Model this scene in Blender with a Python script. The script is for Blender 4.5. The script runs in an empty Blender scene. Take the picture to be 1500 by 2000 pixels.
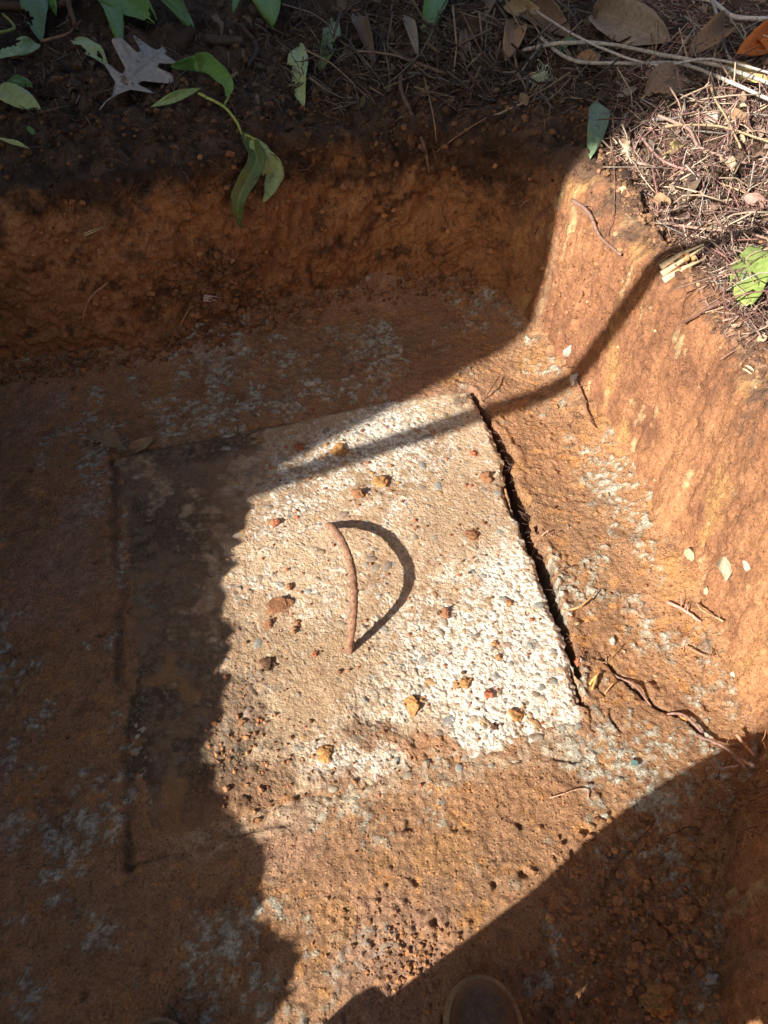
import bpy, bmesh, math, random
import numpy as np
from mathutils import Vector, Matrix
random.seed(7); rng = np.random.default_rng(7)
S = bpy.context.scene; COL = S.collection
# ------------------------------------------------------------------ camera, light
CH = 1.10                                   # camera height over the pit floor (m)
TH = math.radians(43.0)                     # tilt from straight down
FPX = 1444.0                                # focal length in units of a 1500x2000 sheet
cam_d = bpy.data.cameras.new('camera'); cam = bpy.data.objects.new('camera', cam_d); COL.objects.link(cam)
cam.location = (0, 0, CH); cam.rotation_euler = (TH, 0, 0)
cam_d.sensor_fit = 'VERTICAL'; cam_d.sensor_height = 24; cam_d.lens = 24 * FPX / 2000
cam_d.clip_start = .01; cam_d.clip_end = 300
S.camera = cam
SUN = Vector((-.766, -.643, .57)).normalized()   # towards the sun
w = bpy.data.worlds.new('World'); S.world = w; w.use_nodes = True
nt = w.node_tree; bg = nt.nodes['Background']; sky = nt.nodes.new('ShaderNodeTexSky')
sky.sky_type = 'NISHITA'; sky.sun_disc = False; sky.dust_density = 4.0; sky.ozone_density = .3
sky.sun_elevation = math.asin(SUN.z); sky.sun_rotation = math.atan2(SUN.x, SUN.y)
nt.links.new(sky.outputs[0], bg.inputs[0]); bg.inputs[1].default_value = .05
sl = bpy.data.lights.new('sun', 'SUN'); sl.energy = 5; sl.angle = math.radians(.5); sl.color = (1, .95, .87)
so = bpy.data.objects.new('sun', sl); COL.objects.link(so)
so.rotation_euler = SUN.to_track_quat('Z', 'Y').to_euler(); so.location = (-5, -4, 5)
S.view_settings.view_transform = 'Standard'; S.view_settings.look = 'None'
S.view_settings.exposure = .95; S.view_settings.gamma = 1; S.view_settings.use_curve_mapping = False
S.cycles.max_bounces = 6; S.cycles.diffuse_bounces = 4

cT, sT = math.cos(TH), math.sin(TH)
def ray(u, v):
    a = (u - 750) / FPX; b = -(v - 1000) / FPX
    return Vector((a, b * cT + sT, b * sT - cT))
def P(u, v, z=0.0):
    d = ray(u, v); k = (z - CH) / d.z
    return Vector((d.x * k, d.y * k, z))

# ------------------------------------------------------------------ noise
def _h(ix, iy, iz, seed):
    m = (ix.astype(np.int64) * 374761393 + iy.astype(np.int64) * 668265263 + iz.astype(np.int64) * 2147483647 + seed * 974634777) & 0xffffffff
    m = ((m ^ (m >> 13)) * 1274126177) & 0xffffffff
    m = ((m ^ (m >> 16)) * 2246822519) & 0xffffffff
    return ((m ^ (m >> 15)) & 0xffffff) / 16777216.0
def vn(x, y, z=None, seed=0):
    """value noise, -1..1"""
    ix = np.floor(x); iy = np.floor(y); fx = x - ix; fy = y - iy
    fx = fx * fx * fx * (fx * (fx * 6 - 15) + 10); fy = fy * fy * fy * (fy * (fy * 6 - 15) + 10)
    def layer(iz):
        a = _h(ix, iy, iz, seed); b = _h(ix + 1, iy, iz, seed); c = _h(ix, iy + 1, iz, seed); d = _h(ix + 1, iy + 1, iz, seed)
        return a + (b - a) * fx + (c - a) * fy + (a - b - c + d) * fx * fy
    if z is None: return layer(np.zeros_like(ix)) * 2 - 1
    iz = np.floor(z); fz = z - iz; fz = fz * fz * (3 - 2 * fz)
    a = layer(iz); b = layer(iz + 1)
    return (a + (b - a) * fz) * 2 - 1
def fbm(x, y, z=None, sc=1.0, o=4, seed=0, g=.5):
    t = 0; a = 1; n = 0
    for k in range(o):
        t = t + a * vn(x * sc + 17.3 * k, y * sc + 9.1 * k, None if z is None else z * sc + 3.7 * k, seed + k); n += a; a *= g; sc *= 2.03
    return t / n * 1.6
def worley(x, y, sc, seed=0):
    """nearest cell: distance (cell units), its random numbers"""
    X = x * sc; Y = y * sc; ix = np.floor(X); iy = np.floor(Y)
    best = np.full(X.shape, 9.); r1 = np.zeros_like(X); r2 = np.zeros_like(X)
    z = np.zeros_like(ix)
    for dx in (-1, 0, 1):
        for dy in (-1, 0, 1):
            cx = ix + dx; cy = iy + dy
            px = cx + _h(cx, cy, z, seed); py = cy + _h(cx, cy, z, seed + 1)
            d = np.hypot(px - X, py - Y); m = d < best
            best = np.where(m, d, best); r1 = np.where(m, _h(cx, cy, z, seed + 2), r1); r2 = np.where(m, _h(cx, cy, z, seed + 3), r2)
    return best, r1, r2
def ss(a, b, x): t = np.clip((x - a) / (b - a), 0, 1); return t * t * (3 - 2 * t)
def mixc(c, c2, m): return c + (np.asarray(c2) - c) * m[..., None]
def segdist(x, y, pts):
    """distance to polyline, fraction along, signed side"""
    best = np.full(x.shape, 9.); fr = np.zeros_like(x); sd = np.zeros_like(x); n = len(pts) - 1
    for i in range(n):
        a = pts[i]; b = pts[i + 1]; ex, ey = b[0] - a[0], b[1] - a[1]; L = ex * ex + ey * ey
        t = np.clip(((x - a[0]) * ex + (y - a[1]) * ey) / L, 0, 1)
        dx = x - a[0] - t * ex; dy = y - a[1] - t * ey; d = np.hypot(dx, dy); m = d < best
        best = np.where(m, d, best); fr = np.where(m, (i + t) / n, fr); sd = np.where(m, np.sign(ex * dy - ey * dx), sd)
    return best, fr, sd
def blob(x, y, u, v, r, z=0):
    c = P(u, v, z); return np.exp(-((x - c.x) ** 2 + (y - c.y) ** 2) / (r * r))

# ------------------------------------------------------------------ object helpers
def props(o, label=None, cat=None, group=None, kind=None):
    for k, v in (('label', label), ('category', cat), ('group', group), ('kind', kind)):
        if v: o[k] = v
    return o
def mesh_np(name, V, F, C=None, mat=None, parent=None, smooth=True, **kw):
    me = bpy.data.meshes.new(name); V = np.ascontiguousarray(V, dtype=np.float32); F = np.ascontiguousarray(F, dtype=np.int32)
    n = F.shape[1]
    me.vertices.add(len(V)); me.vertices.foreach_set('co', V.ravel())
    me.loops.add(F.size); me.loops.foreach_set('vertex_index', F.ravel())
    me.polygons.add(len(F)); me.polygons.foreach_set('loop_start', np.arange(0, F.size, n, dtype=np.int32))
    me.update(calc_edges=True)
    me.polygons.foreach_set('use_smooth', np.full(len(F), smooth))
    if C is not None:
        at = me.color_attributes.new('Col', 'FLOAT_COLOR', 'POINT')
        c4 = np.ones((len(V), 4), dtype=np.float32); c4[:, :C.shape[1]] = C; at.data.foreach_set('color', c4.ravel())
    if mat: me.materials.append(mat)
    o = bpy.data.objects.new(name, me); COL.objects.link(o)
    if parent: o.parent = parent
    props(o, **kw); return o
def empty(name, loc=(0, 0, 0), **kw):
    o = bpy.data.objects.new(name, None); COL.objects.link(o); o.location = loc; o.empty_display_size = .05; props(o, **kw); return o
class MB:
    """collects verts / faces / colours for one mesh"""
    def __init__(s): s.v = []; s.f = []; s.c = []; s.n = 0
    def add(s, V, F, c=(1, 1, 1)):
        V = np.asarray(V, float); F = np.asarray(F, int)
        s.v.append(V); s.f.extend((F + s.n).tolist()); s.n += len(V)
        c = np.asarray(c, float); s.c.append(np.broadcast_to(c, (len(V), 3)) if c.ndim == 1 else c)
    def tube(s, pts, r0, r1=None, n=6, c=(1, 1, 1), rough=0):
        pts = [Vector(p) for p in pts]; r1 = r0 if r1 is None else r1; V = []; F = []; m = len(pts)
        up = Vector((.3, .2, .93))
        for i, p in enumerate(pts):
            t = (pts[min(i + 1, m - 1)] - pts[max(i - 1, 0)]).normalized()
            a = t.cross(up); a = a.normalized() if a.length > .05 else t.orthogonal().normalized(); b = t.cross(a)
            r = r0 + (r1 - r0) * i / (m - 1)
            for k in range(n):
                q = 2 * math.pi * k / n; rr = r * (1 + rough * random.uniform(-1, 1))
                V.append(p + a * math.cos(q) * rr + b * math.sin(q) * rr)
        for i in range(m - 1):
            for k in range(n):
                F.append((i * n + k, i * n + (k + 1) % n, (i + 1) * n + (k + 1) % n, (i + 1) * n + k))
        V.append(pts[0]); V.append(pts[-1]); a = m * n
        for k in range(n):
            F.append((a, (k + 1) % n, k, k)); F.append((a + 1, (m - 1) * n + k, (m - 1) * n + (k + 1) % n, (m - 1) * n + (k + 1) % n))
        s.add([tuple(v) for v in V], F, c)
    def box(s, x0, x1, y0, y1, z0, z1, c=(1, 1, 1), M=None):
        V = [(x, y, z) for z in (z0, z1) for x, y in ((x0, y0), (x1, y0), (x1, y1), (x0, y1))]
        if M is not None: V = [tuple(M @ Vector(v)) for v in V]
        s.add(V, [(3, 2, 1, 0), (4, 5, 6, 7), (0, 1, 5, 4), (1, 2, 6, 5), (2, 3, 7, 6), (3, 0, 4, 7)], c)
    def build(s, name, mat, parent=None, smooth=True, origin=None, **kw):
        V = np.concatenate(s.v); org = np.zeros(3) if origin is None else np.array(origin)
        me = bpy.data.meshes.new(name)
        fs = [tuple(dict.fromkeys(f)) for f in s.f]
        me.from_pydata((V - org).tolist(), [], fs); me.polygons.foreach_set('use_smooth', [smooth] * len(me.polygons))
        at = me.color_attributes.new('Col', 'FLOAT_COLOR', 'POINT')
        c4 = np.ones((len(V), 4), dtype=np.float32); c4[:, :3] = np.concatenate(s.c); at.data.foreach_set('color', c4.ravel())
        me.materials.append(mat); o = bpy.data.objects.new(name, me); COL.objects.link(o)
        o.location = tuple(org)
        if parent: o.parent = parent
        props(o, **kw); return o

# ------------------------------------------------------------------ materials
def new_mat(name):
    m = bpy.data.materials.new(name); m.use_nodes = True; t = m.node_tree
    return m, t, t.nodes['Principled BSDF']
def node(t, ty, **kw):
    n = t.nodes.new(ty)
    for k, v in kw.items():
        if k in n.inputs: n.inputs[k].default_value = v
        else: setattr(n, k, v)
    return n
def noise(t, vec, sc, det=4, rough=.6):
    n = node(t, 'ShaderNodeTexNoise', Scale=sc, Detail=det, Roughness=rough); t.links.new(vec, n.inputs['Vector']); return n.outputs['Fac']
def mathn(t, op, a, b=None, c=None):
    n = t.nodes.new('ShaderNodeMath'); n.operation = op
    for i, x in enumerate((a, b, c)):
        if x is None: continue
        if isinstance(x, (int, float)): n.inputs[i].default_value = x
        else: t.links.new(x, n.inputs[i])
    return n.outputs[0]
def maprange(t, x, a, b, c, d):
    n = t.nodes.new('ShaderNodeMapRange'); t.links.new(x, n.inputs[0])
    for i, q in enumerate((a, b, c, d)): n.inputs[i + 1].default_value = q
    return n.outputs[0]
def mixrgb(t, fac, a, b, mode='MIX'):
    n = t.nodes.new('ShaderNodeMix'); n.data_type = 'RGBA'; n.blend_type = mode
    for i, x in ((0, fac), (6, a), (7, b)):
        if isinstance(x, (int, float)): n.inputs[i].default_value = x
        elif isinstance(x, tuple): n.inputs[i].default_value = (*x, 1)
        else: t.links.new(x, n.inputs[i])
    return n.outputs[2]
def bump(t, h, dist, strength, nrm=None):
    n = node(t, 'ShaderNodeBump', Strength=strength, Distance=dist); t.links.new(h, n.inputs['Height'])
    if nrm: t.links.new(nrm, n.inputs['Normal'])
    return n.outputs[0]
def soil_mat(name, grain=1.0, lo=.62, hi=1.35):
    m, t, b = new_mat(name)
    vec = t.nodes.new('ShaderNodeNewGeometry').outputs['Position']
    col = node(t, 'ShaderNodeAttribute', attribute_name='Col').outputs['Color']
    n1 = noise(t, vec, 42, 5, .65); n2 = noise(t, vec, 230, 4, .7)
    v = mathn(t, 'MULTIPLY', maprange(t, n1, .3, .7, .78, 1.25), maprange(t, n2, .28, .72, lo, hi))
    c = mixrgb(t, 1.0, col, v, 'MULTIPLY')
    n3 = noise(t, vec, 95, 3, .6)           # ochre specks
    c = mixrgb(t, maprange(t, n3, .62, .72, 0, .5), c, mixrgb(t, 1.0, c, (1.5, 1.25, .75), 'MULTIPLY'))
    n4 = noise(t, vec, 480, 4, .8)
    c = mixrgb(t, 1.0, c, maprange(t, n4, .32, .68, .66, 1.34), 'MULTIPLY')
    vg = node(t, 'ShaderNodeTexVoronoi', Scale=190, Randomness=1); t.links.new(vec, vg.inputs['Vector'])
    vs = t.nodes.new('ShaderNodeSeparateColor'); t.links.new(vg.outputs['Color'], vs.inputs[0])
    grn = mathn(t, 'MULTIPLY', maprange(t, vg.outputs['Distance'], .15, .5, 1, 0), maprange(t, vs.outputs[0], .55, .75, 0, 1))
    c = mixrgb(t, mathn(t, 'MULTIPLY', grn, .55), c, mixrgb(t, maprange(t, vs.outputs[1], .35, .65, 0, 1), mixrgb(t, 1.0, c, (.42, .40, .42), 'MULTIPLY'), mixrgb(t, 1.0, c, (1.6, 1.55, 1.45), 'MULTIPLY')))
    # fine dark drying cracks in places
    vc = node(t, 'ShaderNodeTexVoronoi', Scale=34, Randomness=1, feature='DISTANCE_TO_EDGE')
    wv = t.nodes.new('ShaderNodeVectorMath'); wv.operation = 'ADD'; nz = node(t, 'ShaderNodeTexNoise', Scale=60, Detail=3); t.links.new(vec, nz.inputs['Vector'])
    sc_ = t.nodes.new('ShaderNodeVectorMath'); sc_.operation = 'SCALE'; sc_.inputs['Scale'].default_value = .03; t.links.new(nz.outputs['Color'], sc_.inputs[0])
    t.links.new(vec, wv.inputs[0]); t.links.new(sc_.outputs[0], wv.inputs[1]); t.links.new(wv.outputs[0], vc.inputs['Vector'])
    crk = mathn(t, 'MULTIPLY', maprange(t, vc.outputs['Distance'], .0, .045, 1, 0), maprange(t, noise(t, vec, 9, 3, .6), .53, .62, 0, 1))
    c = mixrgb(t, mathn(t, 'MULTIPLY', crk, .6), c, (.07, .035, .02))
    t.links.new(c, b.inputs['Base Color']); b.inputs['Roughness'].default_value = .92; b.inputs['Specular IOR Level'].default_value = .25
    nb = bump(t, n1, .005 * grain, .5); nb = bump(t, n2, .0036 * grain, .9, nb); nb = bump(t, n4, .0018 * grain, 1.0, nb); nb = bump(t, grn, .0016, 1.0, nb); nb = bump(t, crk, .002, -1.0, nb)
    t.links.new(nb, b.inputs['Normal']); return m
M_SOIL = soil_mat('soil')
M_WALLSOIL = soil_mat('cut_soil', .9, .68, 1.28)
def slab_mat():
    m, t, b = new_mat('weathered_concrete')
    vec = t.nodes.new('ShaderNodeNewGeometry').outputs['Position']
    at = node(t, 'ShaderNodeAttribute', attribute_name='Col'); col = at.outputs['Color']; exp = at.outputs['Alpha']
    vo = node(t, 'ShaderNodeTexVoronoi', Scale=105, Randomness=1); t.links.new(vec, vo.inputs['Vector'])
    vs = t.nodes.new('ShaderNodeSeparateColor'); t.links.new(vo.outputs['Color'], vs.inputs[0])
    near = maprange(t, vo.outputs['Distance'], .30, .42, 1, 0)
    pick = mathn(t, 'GREATER_THAN', vs.outputs[0], .5)
    pm = mathn(t, 'MULTIPLY', mathn(t, 'MULTIPLY', near, pick), exp)
    ramp = t.nodes.new('ShaderNodeValToRGB'); t.links.new(vs.outputs[1], ramp.inputs[0]); r = ramp.color_ramp; r.interpolation = 'CONSTANT'
    cs = [(.30, .25, .19), (.36, .34, .30), (.42, .29, .17), (.25, .22, .19), (.48, .38, .27)]
    r.elements[0].color = (*cs[0], 1); r.elements[0].position = 0; r.elements[1].color = (*cs[1], 1); r.elements[1].position = .2
    for i in range(2, 5):
        e = r.elements.new(i * .2); e.color = (*cs[i], 1)
    n1 = noise(t, vec, 60, 5, .7); n2 = noise(t, vec, 300, 4, .75); n3 = noise(t, vec, 150, 4, .6)
    c = mixrgb(t, 1.0, col, mathn(t, 'MULTIPLY', maprange(t, n1, .3, .7, .84, 1.14), maprange(t, n2, .3, .7, .78, 1.2)), 'MULTIPLY')
    c = mixrgb(t, mathn(t, 'MULTIPLY', pm, .6), c, ramp.outputs[0])
    # tan mortar dirt sitting in the small hollows
    c = mixrgb(t, mathn(t, 'MULTIPLY', maprange(t, n3, .47, .38, 0, .5), 1.0), c, (.36, .235, .13))
    t.links.new(c, b.inputs['Base Color']); b.inputs['Roughness'].default_value = .88; b.inputs['Specular IOR Level'].default_value = .3
    nb = bump(t, pm, .0016, .6); nb = bump(t, n3, .0030, .6, nb); nb = bump(t, n2, .0022, .9, nb)
    t.links.new(nb, b.inputs['Normal']); return m
M_SLAB = slab_mat()
def tint_mat(name, src='Col', rough=.8, var=.35, sc=200, bd=.001, spec=.3):
    """colour from the vertex attribute or the object's own colour, mottled"""
    m, t, b = new_mat(name)
    vec = t.nodes.new('ShaderNodeNewGeometry').outputs['Position']
    if src == 'Col': col = node(t, 'ShaderNodeAttribute', attribute_name='Col').outputs['Color']
    else: col = t.nodes.new('ShaderNodeObjectInfo').outputs['Color']
    n1 = noise(t, vec, sc, 4, .6); n2 = noise(t, vec, sc * .25, 3, .6)
    c = mixrgb(t, 1.0, col, mathn(t, 'MULTIPLY', maprange(t, n1, .3, .7, 1 - var, 1 + var), maprange(t, n2, .3, .7, 1 - var * .7, 1 + var * .7)), 'MULTIPLY')
    t.links.new(c, b.inputs['Base Color']); b.inputs['Roughness'].default_value = rough; b.inputs['Specular IOR Level'].default_value = spec
    t.links.new(bump(t, n1, bd, .8), b.inputs['Normal']); return m
M_STUFF = tint_mat('litter', 'Col', .85, .3, 240, .0008)
M_TWIG = tint_mat('bark', 'Obj', .8, .35, 260, .0008)
M_STONE = tint_mat('stone', 'Obj', .8, .3, 180, .0008, .3)
M_CLOD = tint_mat('clod_soil', 'Obj', .95, .4, 260, .003, .15)
M_PAINT = tint_mat('painted_board', 'Col', .6, .12, 60, .0008)
def leaf_mat(name, dead=False):
    m, t, b = new_mat(name)
    oc = t.nodes.new('ShaderNodeObjectInfo').outputs['Color']
    uv = node(t, 'ShaderNodeAttribute', attribute_name='Col').outputs['Color']       # r: across 0..1, g: along, b: dirt seed
    sp = t.nodes.new('ShaderNodeSeparateColor'); t.links.new(uv, sp.inputs[0])
    vec = t.nodes.new('ShaderNodeNewGeometry').outputs['Position']
    ax = mathn(t, 'ABSOLUTE', mathn(t, 'SUBTRACT', sp.outputs[0], .5))
    rib = maprange(t, ax, .012, .035, 1, 0)
    ph = mathn(t, 'SINE', mathn(t, 'MULTIPLY', mathn(t, 'SUBTRACT', sp.outputs[1], mathn(t, 'MULTIPLY', ax, .45)), 85.0))
    vein = maprange(t, ph, .86, 1.0, 0, .5)
    n1 = noise(t, vec, 90, 4, .6); n2 = noise(t, vec, 28, 4, .7)
    c = mixrgb(t, 1.0, oc, maprange(t, n1, .3, .7, .75, 1.25), 'MULTIPLY')
    ve = mathn(t, 'MAXIMUM', rib, vein)
    c = mixrgb(t, mathn(t, 'MULTIPLY', ve, .45 if not dead else .3), c, (.30, .36, .12) if not dead else (.12, .07, .04))
    c = mixrgb(t, maprange(t, n2, .60, .66, 0, .85), c, (.10, .06, .035) if not dead else (.16, .10, .06))   # dirt and decay blotches
    t.links.new(c, b.inputs['Base Color']); b.inputs['Roughness'].default_value = .38 if not dead else .75
    b.inputs['Specular IOR Level'].default_value = .5 if not dead else .25
    nb = bump(t, ve, .0012, -.6); nb = bump(t, n1, .0008, .5, nb); t.links.new(nb, b.inputs['Normal'])
    return m
M_LEAF = leaf_mat('green_leaf'); M_DEAD = leaf_mat('dead_leaf', True)
def rust_mat():
    m, t, b = new_mat('rusted_steel')
    vec = t.nodes.new('ShaderNodeNewGeometry').outputs['Position']
    n1 = noise(t, vec, 130, 6, .7); n2 = noise(t, vec, 420, 4, .7)
    r = t.nodes.new('ShaderNodeValToRGB'); t.links.new(n1, r.inputs[0]); e = r.color_ramp.elements
    e[0].position = .3; e[0].color = (.10, .045, .026, 1); e[1].position = .72; e[1].color = (.50, .31, .20, 1); x = e.new(.5); x.color = (.29, .145, .085, 1)
    t.links.new(r.outputs[0], b.inputs['Base Color']); b.inputs['Roughness'].default_value = .85
    nb = bump(t, n1, .003, .8); t.links.new(bump(t, n2, .0015, .8, nb), b.inputs['Normal']); return m
M_RUST = rust_mat()
def plain(name, col, rough=.8, sc=120, var=.25, bd=.001, spec=.3):
    m, t, b = new_mat(name); vec = t.nodes.new('ShaderNodeNewGeometry').outputs['Position']
    n1 = noise(t, vec, sc, 4, .6)
    t.links.new(mixrgb(t, 1.0, col, maprange(t, n1, .3, .7, 1 - var, 1 + var), 'MULTIPLY'), b.inputs['Base Color'])
    b.inputs['Roughness'].default_value = rough; b.inputs['Specular IOR Level'].default_value = spec
    t.links.new(bump(t, n1, bd, .6), b.inputs['Normal']); return m

# ------------------------------------------------------------------ pit outline
WALL_H = .42
pix = [(0, 735), (130, 720), (270, 700), (400, 665), (500, 635), (640, 595), (800, 565), (930, 574), (1030, 640), (1130, 775), (1245, 960), (1340, 1190), (1430, 1345), (1475, 1440), (1425, 1560), (1408, 1700), (1400, 2000)]
out = [P(u, v).xy for u, v in pix]
out += [Vector(q) for q in ((.36, -.2), (.22, -.52), (-.2, -.62), (-.5, -.5))]
shade = [(580, 2000), (600, 1890), (500, 1720), (420, 1560), (400, 1430), (437, 1290), (455, 1160), (500, 1020), (500, 950)]
off = Vector((SUN.x, SUN.y)) * (WALL_H / SUN.z)
out += [P(u, v).xy + off + Vector((.008, 0)) for u, v in shade]
out += [Vector(q) for q in ((-.95, .95), (-1.12, 1.2), (-1.12, 1.42))]
def catmull(pts, per):
    n = len(pts); r = []
    for i in range(n):
        a, b, c, d = pts[i - 1], pts[i], pts[(i + 1) % n], pts[(i + 2) % n]
        for k in range(per):
            t = k / per
            r.append(.5 * ((2 * b) + (c - a) * t + (2 * a - 5 * b + 4 * c - d) * t * t + (3 * b - a - 3 * c + d) * t ** 3))
    return np.array([(p.x, p.y) for p in r])
raw = catmull(out, 24)
# resample: fine where seen, coarse elsewhere
seg = np.linalg.norm(np.roll(raw, -1, 0) - raw, axis=1); cum = np.concatenate([[0], np.cumsum(seg)]); LT = cum[-1]
rx = np.append(raw[:, 0], raw[0, 0]); ry = np.append(raw[:, 1], raw[0, 1])
def seen(x, y): return (y > 1.15) or (x > .3 and y > .1)
ts = []; s_ = 0
while s_ < LT:
    ts.append(s_); x = np.interp(s_, cum, rx); y = np.interp(s_, cum, ry)
    s_ += .0036 if seen(x, y) else .009
ts = np.array(ts); OX = np.interp(ts, cum, rx); OY = np.interp(ts, cum, ry)
# smooth outward normals from a blurred outline
g = np.linspace(0, LT, 400, endpoint=False); gx = np.interp(g, cum, rx); gy = np.interp(g, cum, ry)
def blur(a, k=14):
    ker = np.hanning(2 * k + 1); ker /= ker.sum(); return np.convolve(np.concatenate([a[-k:], a, a[:k]]), ker, 'valid')
bx, by = blur(gx), blur(gy); tx = np.roll(bx, -1) - np.roll(bx, 1); ty = np.roll(by, -1) - np.roll(by, 1); L = np.hypot(tx, ty)
nx_, ny_ = -ty / L, tx / L          # clockwise outline: left of travel is outside
gg = np.append(g, LT); NX = np.interp(ts, gg, np.append(nx_, nx_[0])); NY = np.interp(ts, gg, np.append(ny_, ny_[0]))
L = np.hypot(NX, NY); NX /= L; NY /= L
coarse = np.stack([np.interp(np.linspace(0, LT, 260, endpoint=False), cum, rx), np.interp(np.linspace(0, LT, 260, endpoint=False), cum, ry)], 1)
def outline_dist(x, y):
    sh = x.shape; x = x.ravel(); y = y.ravel(); res = np.empty(x.shape)
    A = coarse; B = np.roll(coarse, -1, 0); E = B - A; EL = (E ** 2).sum(1)
    for k in range(0, len(x), 40000):
        X = x[k:k + 40000, None]; Y = y[k:k + 40000, None]
        t = np.clip(((X - A[:, 0]) * E[:, 0] + (Y - A[:, 1]) * E[:, 1]) / EL, 0, 1)
        d = np.hypot(X - A[:, 0] - t * E[:, 0], Y - A[:, 1] - t * E[:, 1])
        cr = ((A[:, 1] > Y) != (B[:, 1] > Y)) & (X < E[:, 0] * (Y - A[:, 1]) / (E[:, 1] + 1e-12) + A[:, 0])
        ins = cr.sum(1) % 2
        res[k:k + 40000] = d.min(1) * np.where(ins == 1, 1, -1)
    return res.reshape(sh)

# ------------------------------------------------------------------ slab outline
TL, TR, BR, BL = [P(*q).xy for q in ((217, 893), (915, 766), (1170, 1438), (262, 1692))]
crackL = [P(*q).xy for q in ((915, 766), (972, 868), (1008, 1000), (1058, 1128), (1108, 1260), (1136, 1325))]
crackW = np.array([.012, .026, .030, .024, .017, .004])
CLAY = np.array((.47, .232, .112)); BROWN = np.array((.335, .196, .110)); GREY = np.array((.31, .30, .215)); DARK = np.array((.055, .034, .022))

def floor_z(x, y, d, und=1.0):
    """height and colour of the pit floor; d = distance inside the outline"""
    z = (.010 * fbm(x, y, sc=2.2, o=3, seed=5) + .005 * fbm(x, y, sc=9, o=3, seed=9)) * und
    gr = fbm(x, y, sc=55, o=5, seed=21, g=.72); z = z + .0022 * gr
    z = z + .0014 * np.abs(fbm(x, y, sc=24, o=3, seed=31))
    edge = np.clip(1 - d / .15, 0, 1.25); z = z + .045 * edge ** 2.2
    # crumbs and pits
    wd, a, b = worley(x, y, 62, 41); dens = ss(-.1, .9, fbm(x, y, sc=3, o=2, seed=55)) * .22 + .05
    cr = np.where(a < dens, np.sqrt(np.clip(.16 * (.4 + b) - wd ** 2, 0, 1)), 0); z = z + .009 * cr
    wd, a, b = worley(x, y, 26, 61)
    pit = np.where(a < .022, ss(.10 + .2 * b, .03, wd + .14 * vn(x * 90, y * 90, seed=3)), 0); z = z - .010 * pit
    # grey clay smears
    m1 = .55 * fbm(x * 1.0 + .2 * y, y * .55, sc=7.0, o=4, seed=71, g=.6) + .45 * fbm(x, y * .7, sc=22, o=3, seed=73); m2 = fbm(x, y, sc=90, o=3, seed=77, g=.8)
    sm = ss(.22, .62, m1 + .85 * m2) * ss(-.06, .20, m1)
    sm = np.clip(sm, 0, 1); z = z + .0030 * sm * (m2 + .6)
    tone = fbm(x, y, sc=3.2, o=4, seed=81) * .5 + .5
    col = mixc(np.broadcast_to(BROWN, x.shape + (3,)), CLAY, np.clip(.40 + .75 * (tone - .35) , 0, 1))
    rightness = ss(.25, .62, x) * ss(.2, .7, y)
    col = mixc(col, (.50, .25, .11), .6 * edge.clip(0, 1) * rightness)
    col = mixc(col, GREY, sm * .66)
    pal = ss(.52, .90, m1 + 1.1 * m2) * ss(.04, .28, m1); col = mixc(col, (.60, .56, .46), pal * .75)
    dk_ = ss(.25, .8, fbm(x, y, sc=17, o=5, seed=93, g=.7)); col = mixc(col, (.20, .105, .06), dk_ * .55)
    osp = ss(.45, .8, fbm(x, y, sc=38, o=3, seed=95, g=.7)); col = mixc(col, (.56, .26, .085), osp * .6)
    pnk = ss(.2, .8, fbm(x, y, sc=5, o=3, seed=97)); col = mixc(col, (.46, .27, .18), pnk * .45)
    yel = ss(.62, .9, fbm(x, y, sc=11, o=3, seed=91)); col = mixc(col, (.44, .23, .09), yel * .5)
    col = mixc(col, (.09, .05, .03), pit * .5)
    return z, col

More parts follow.
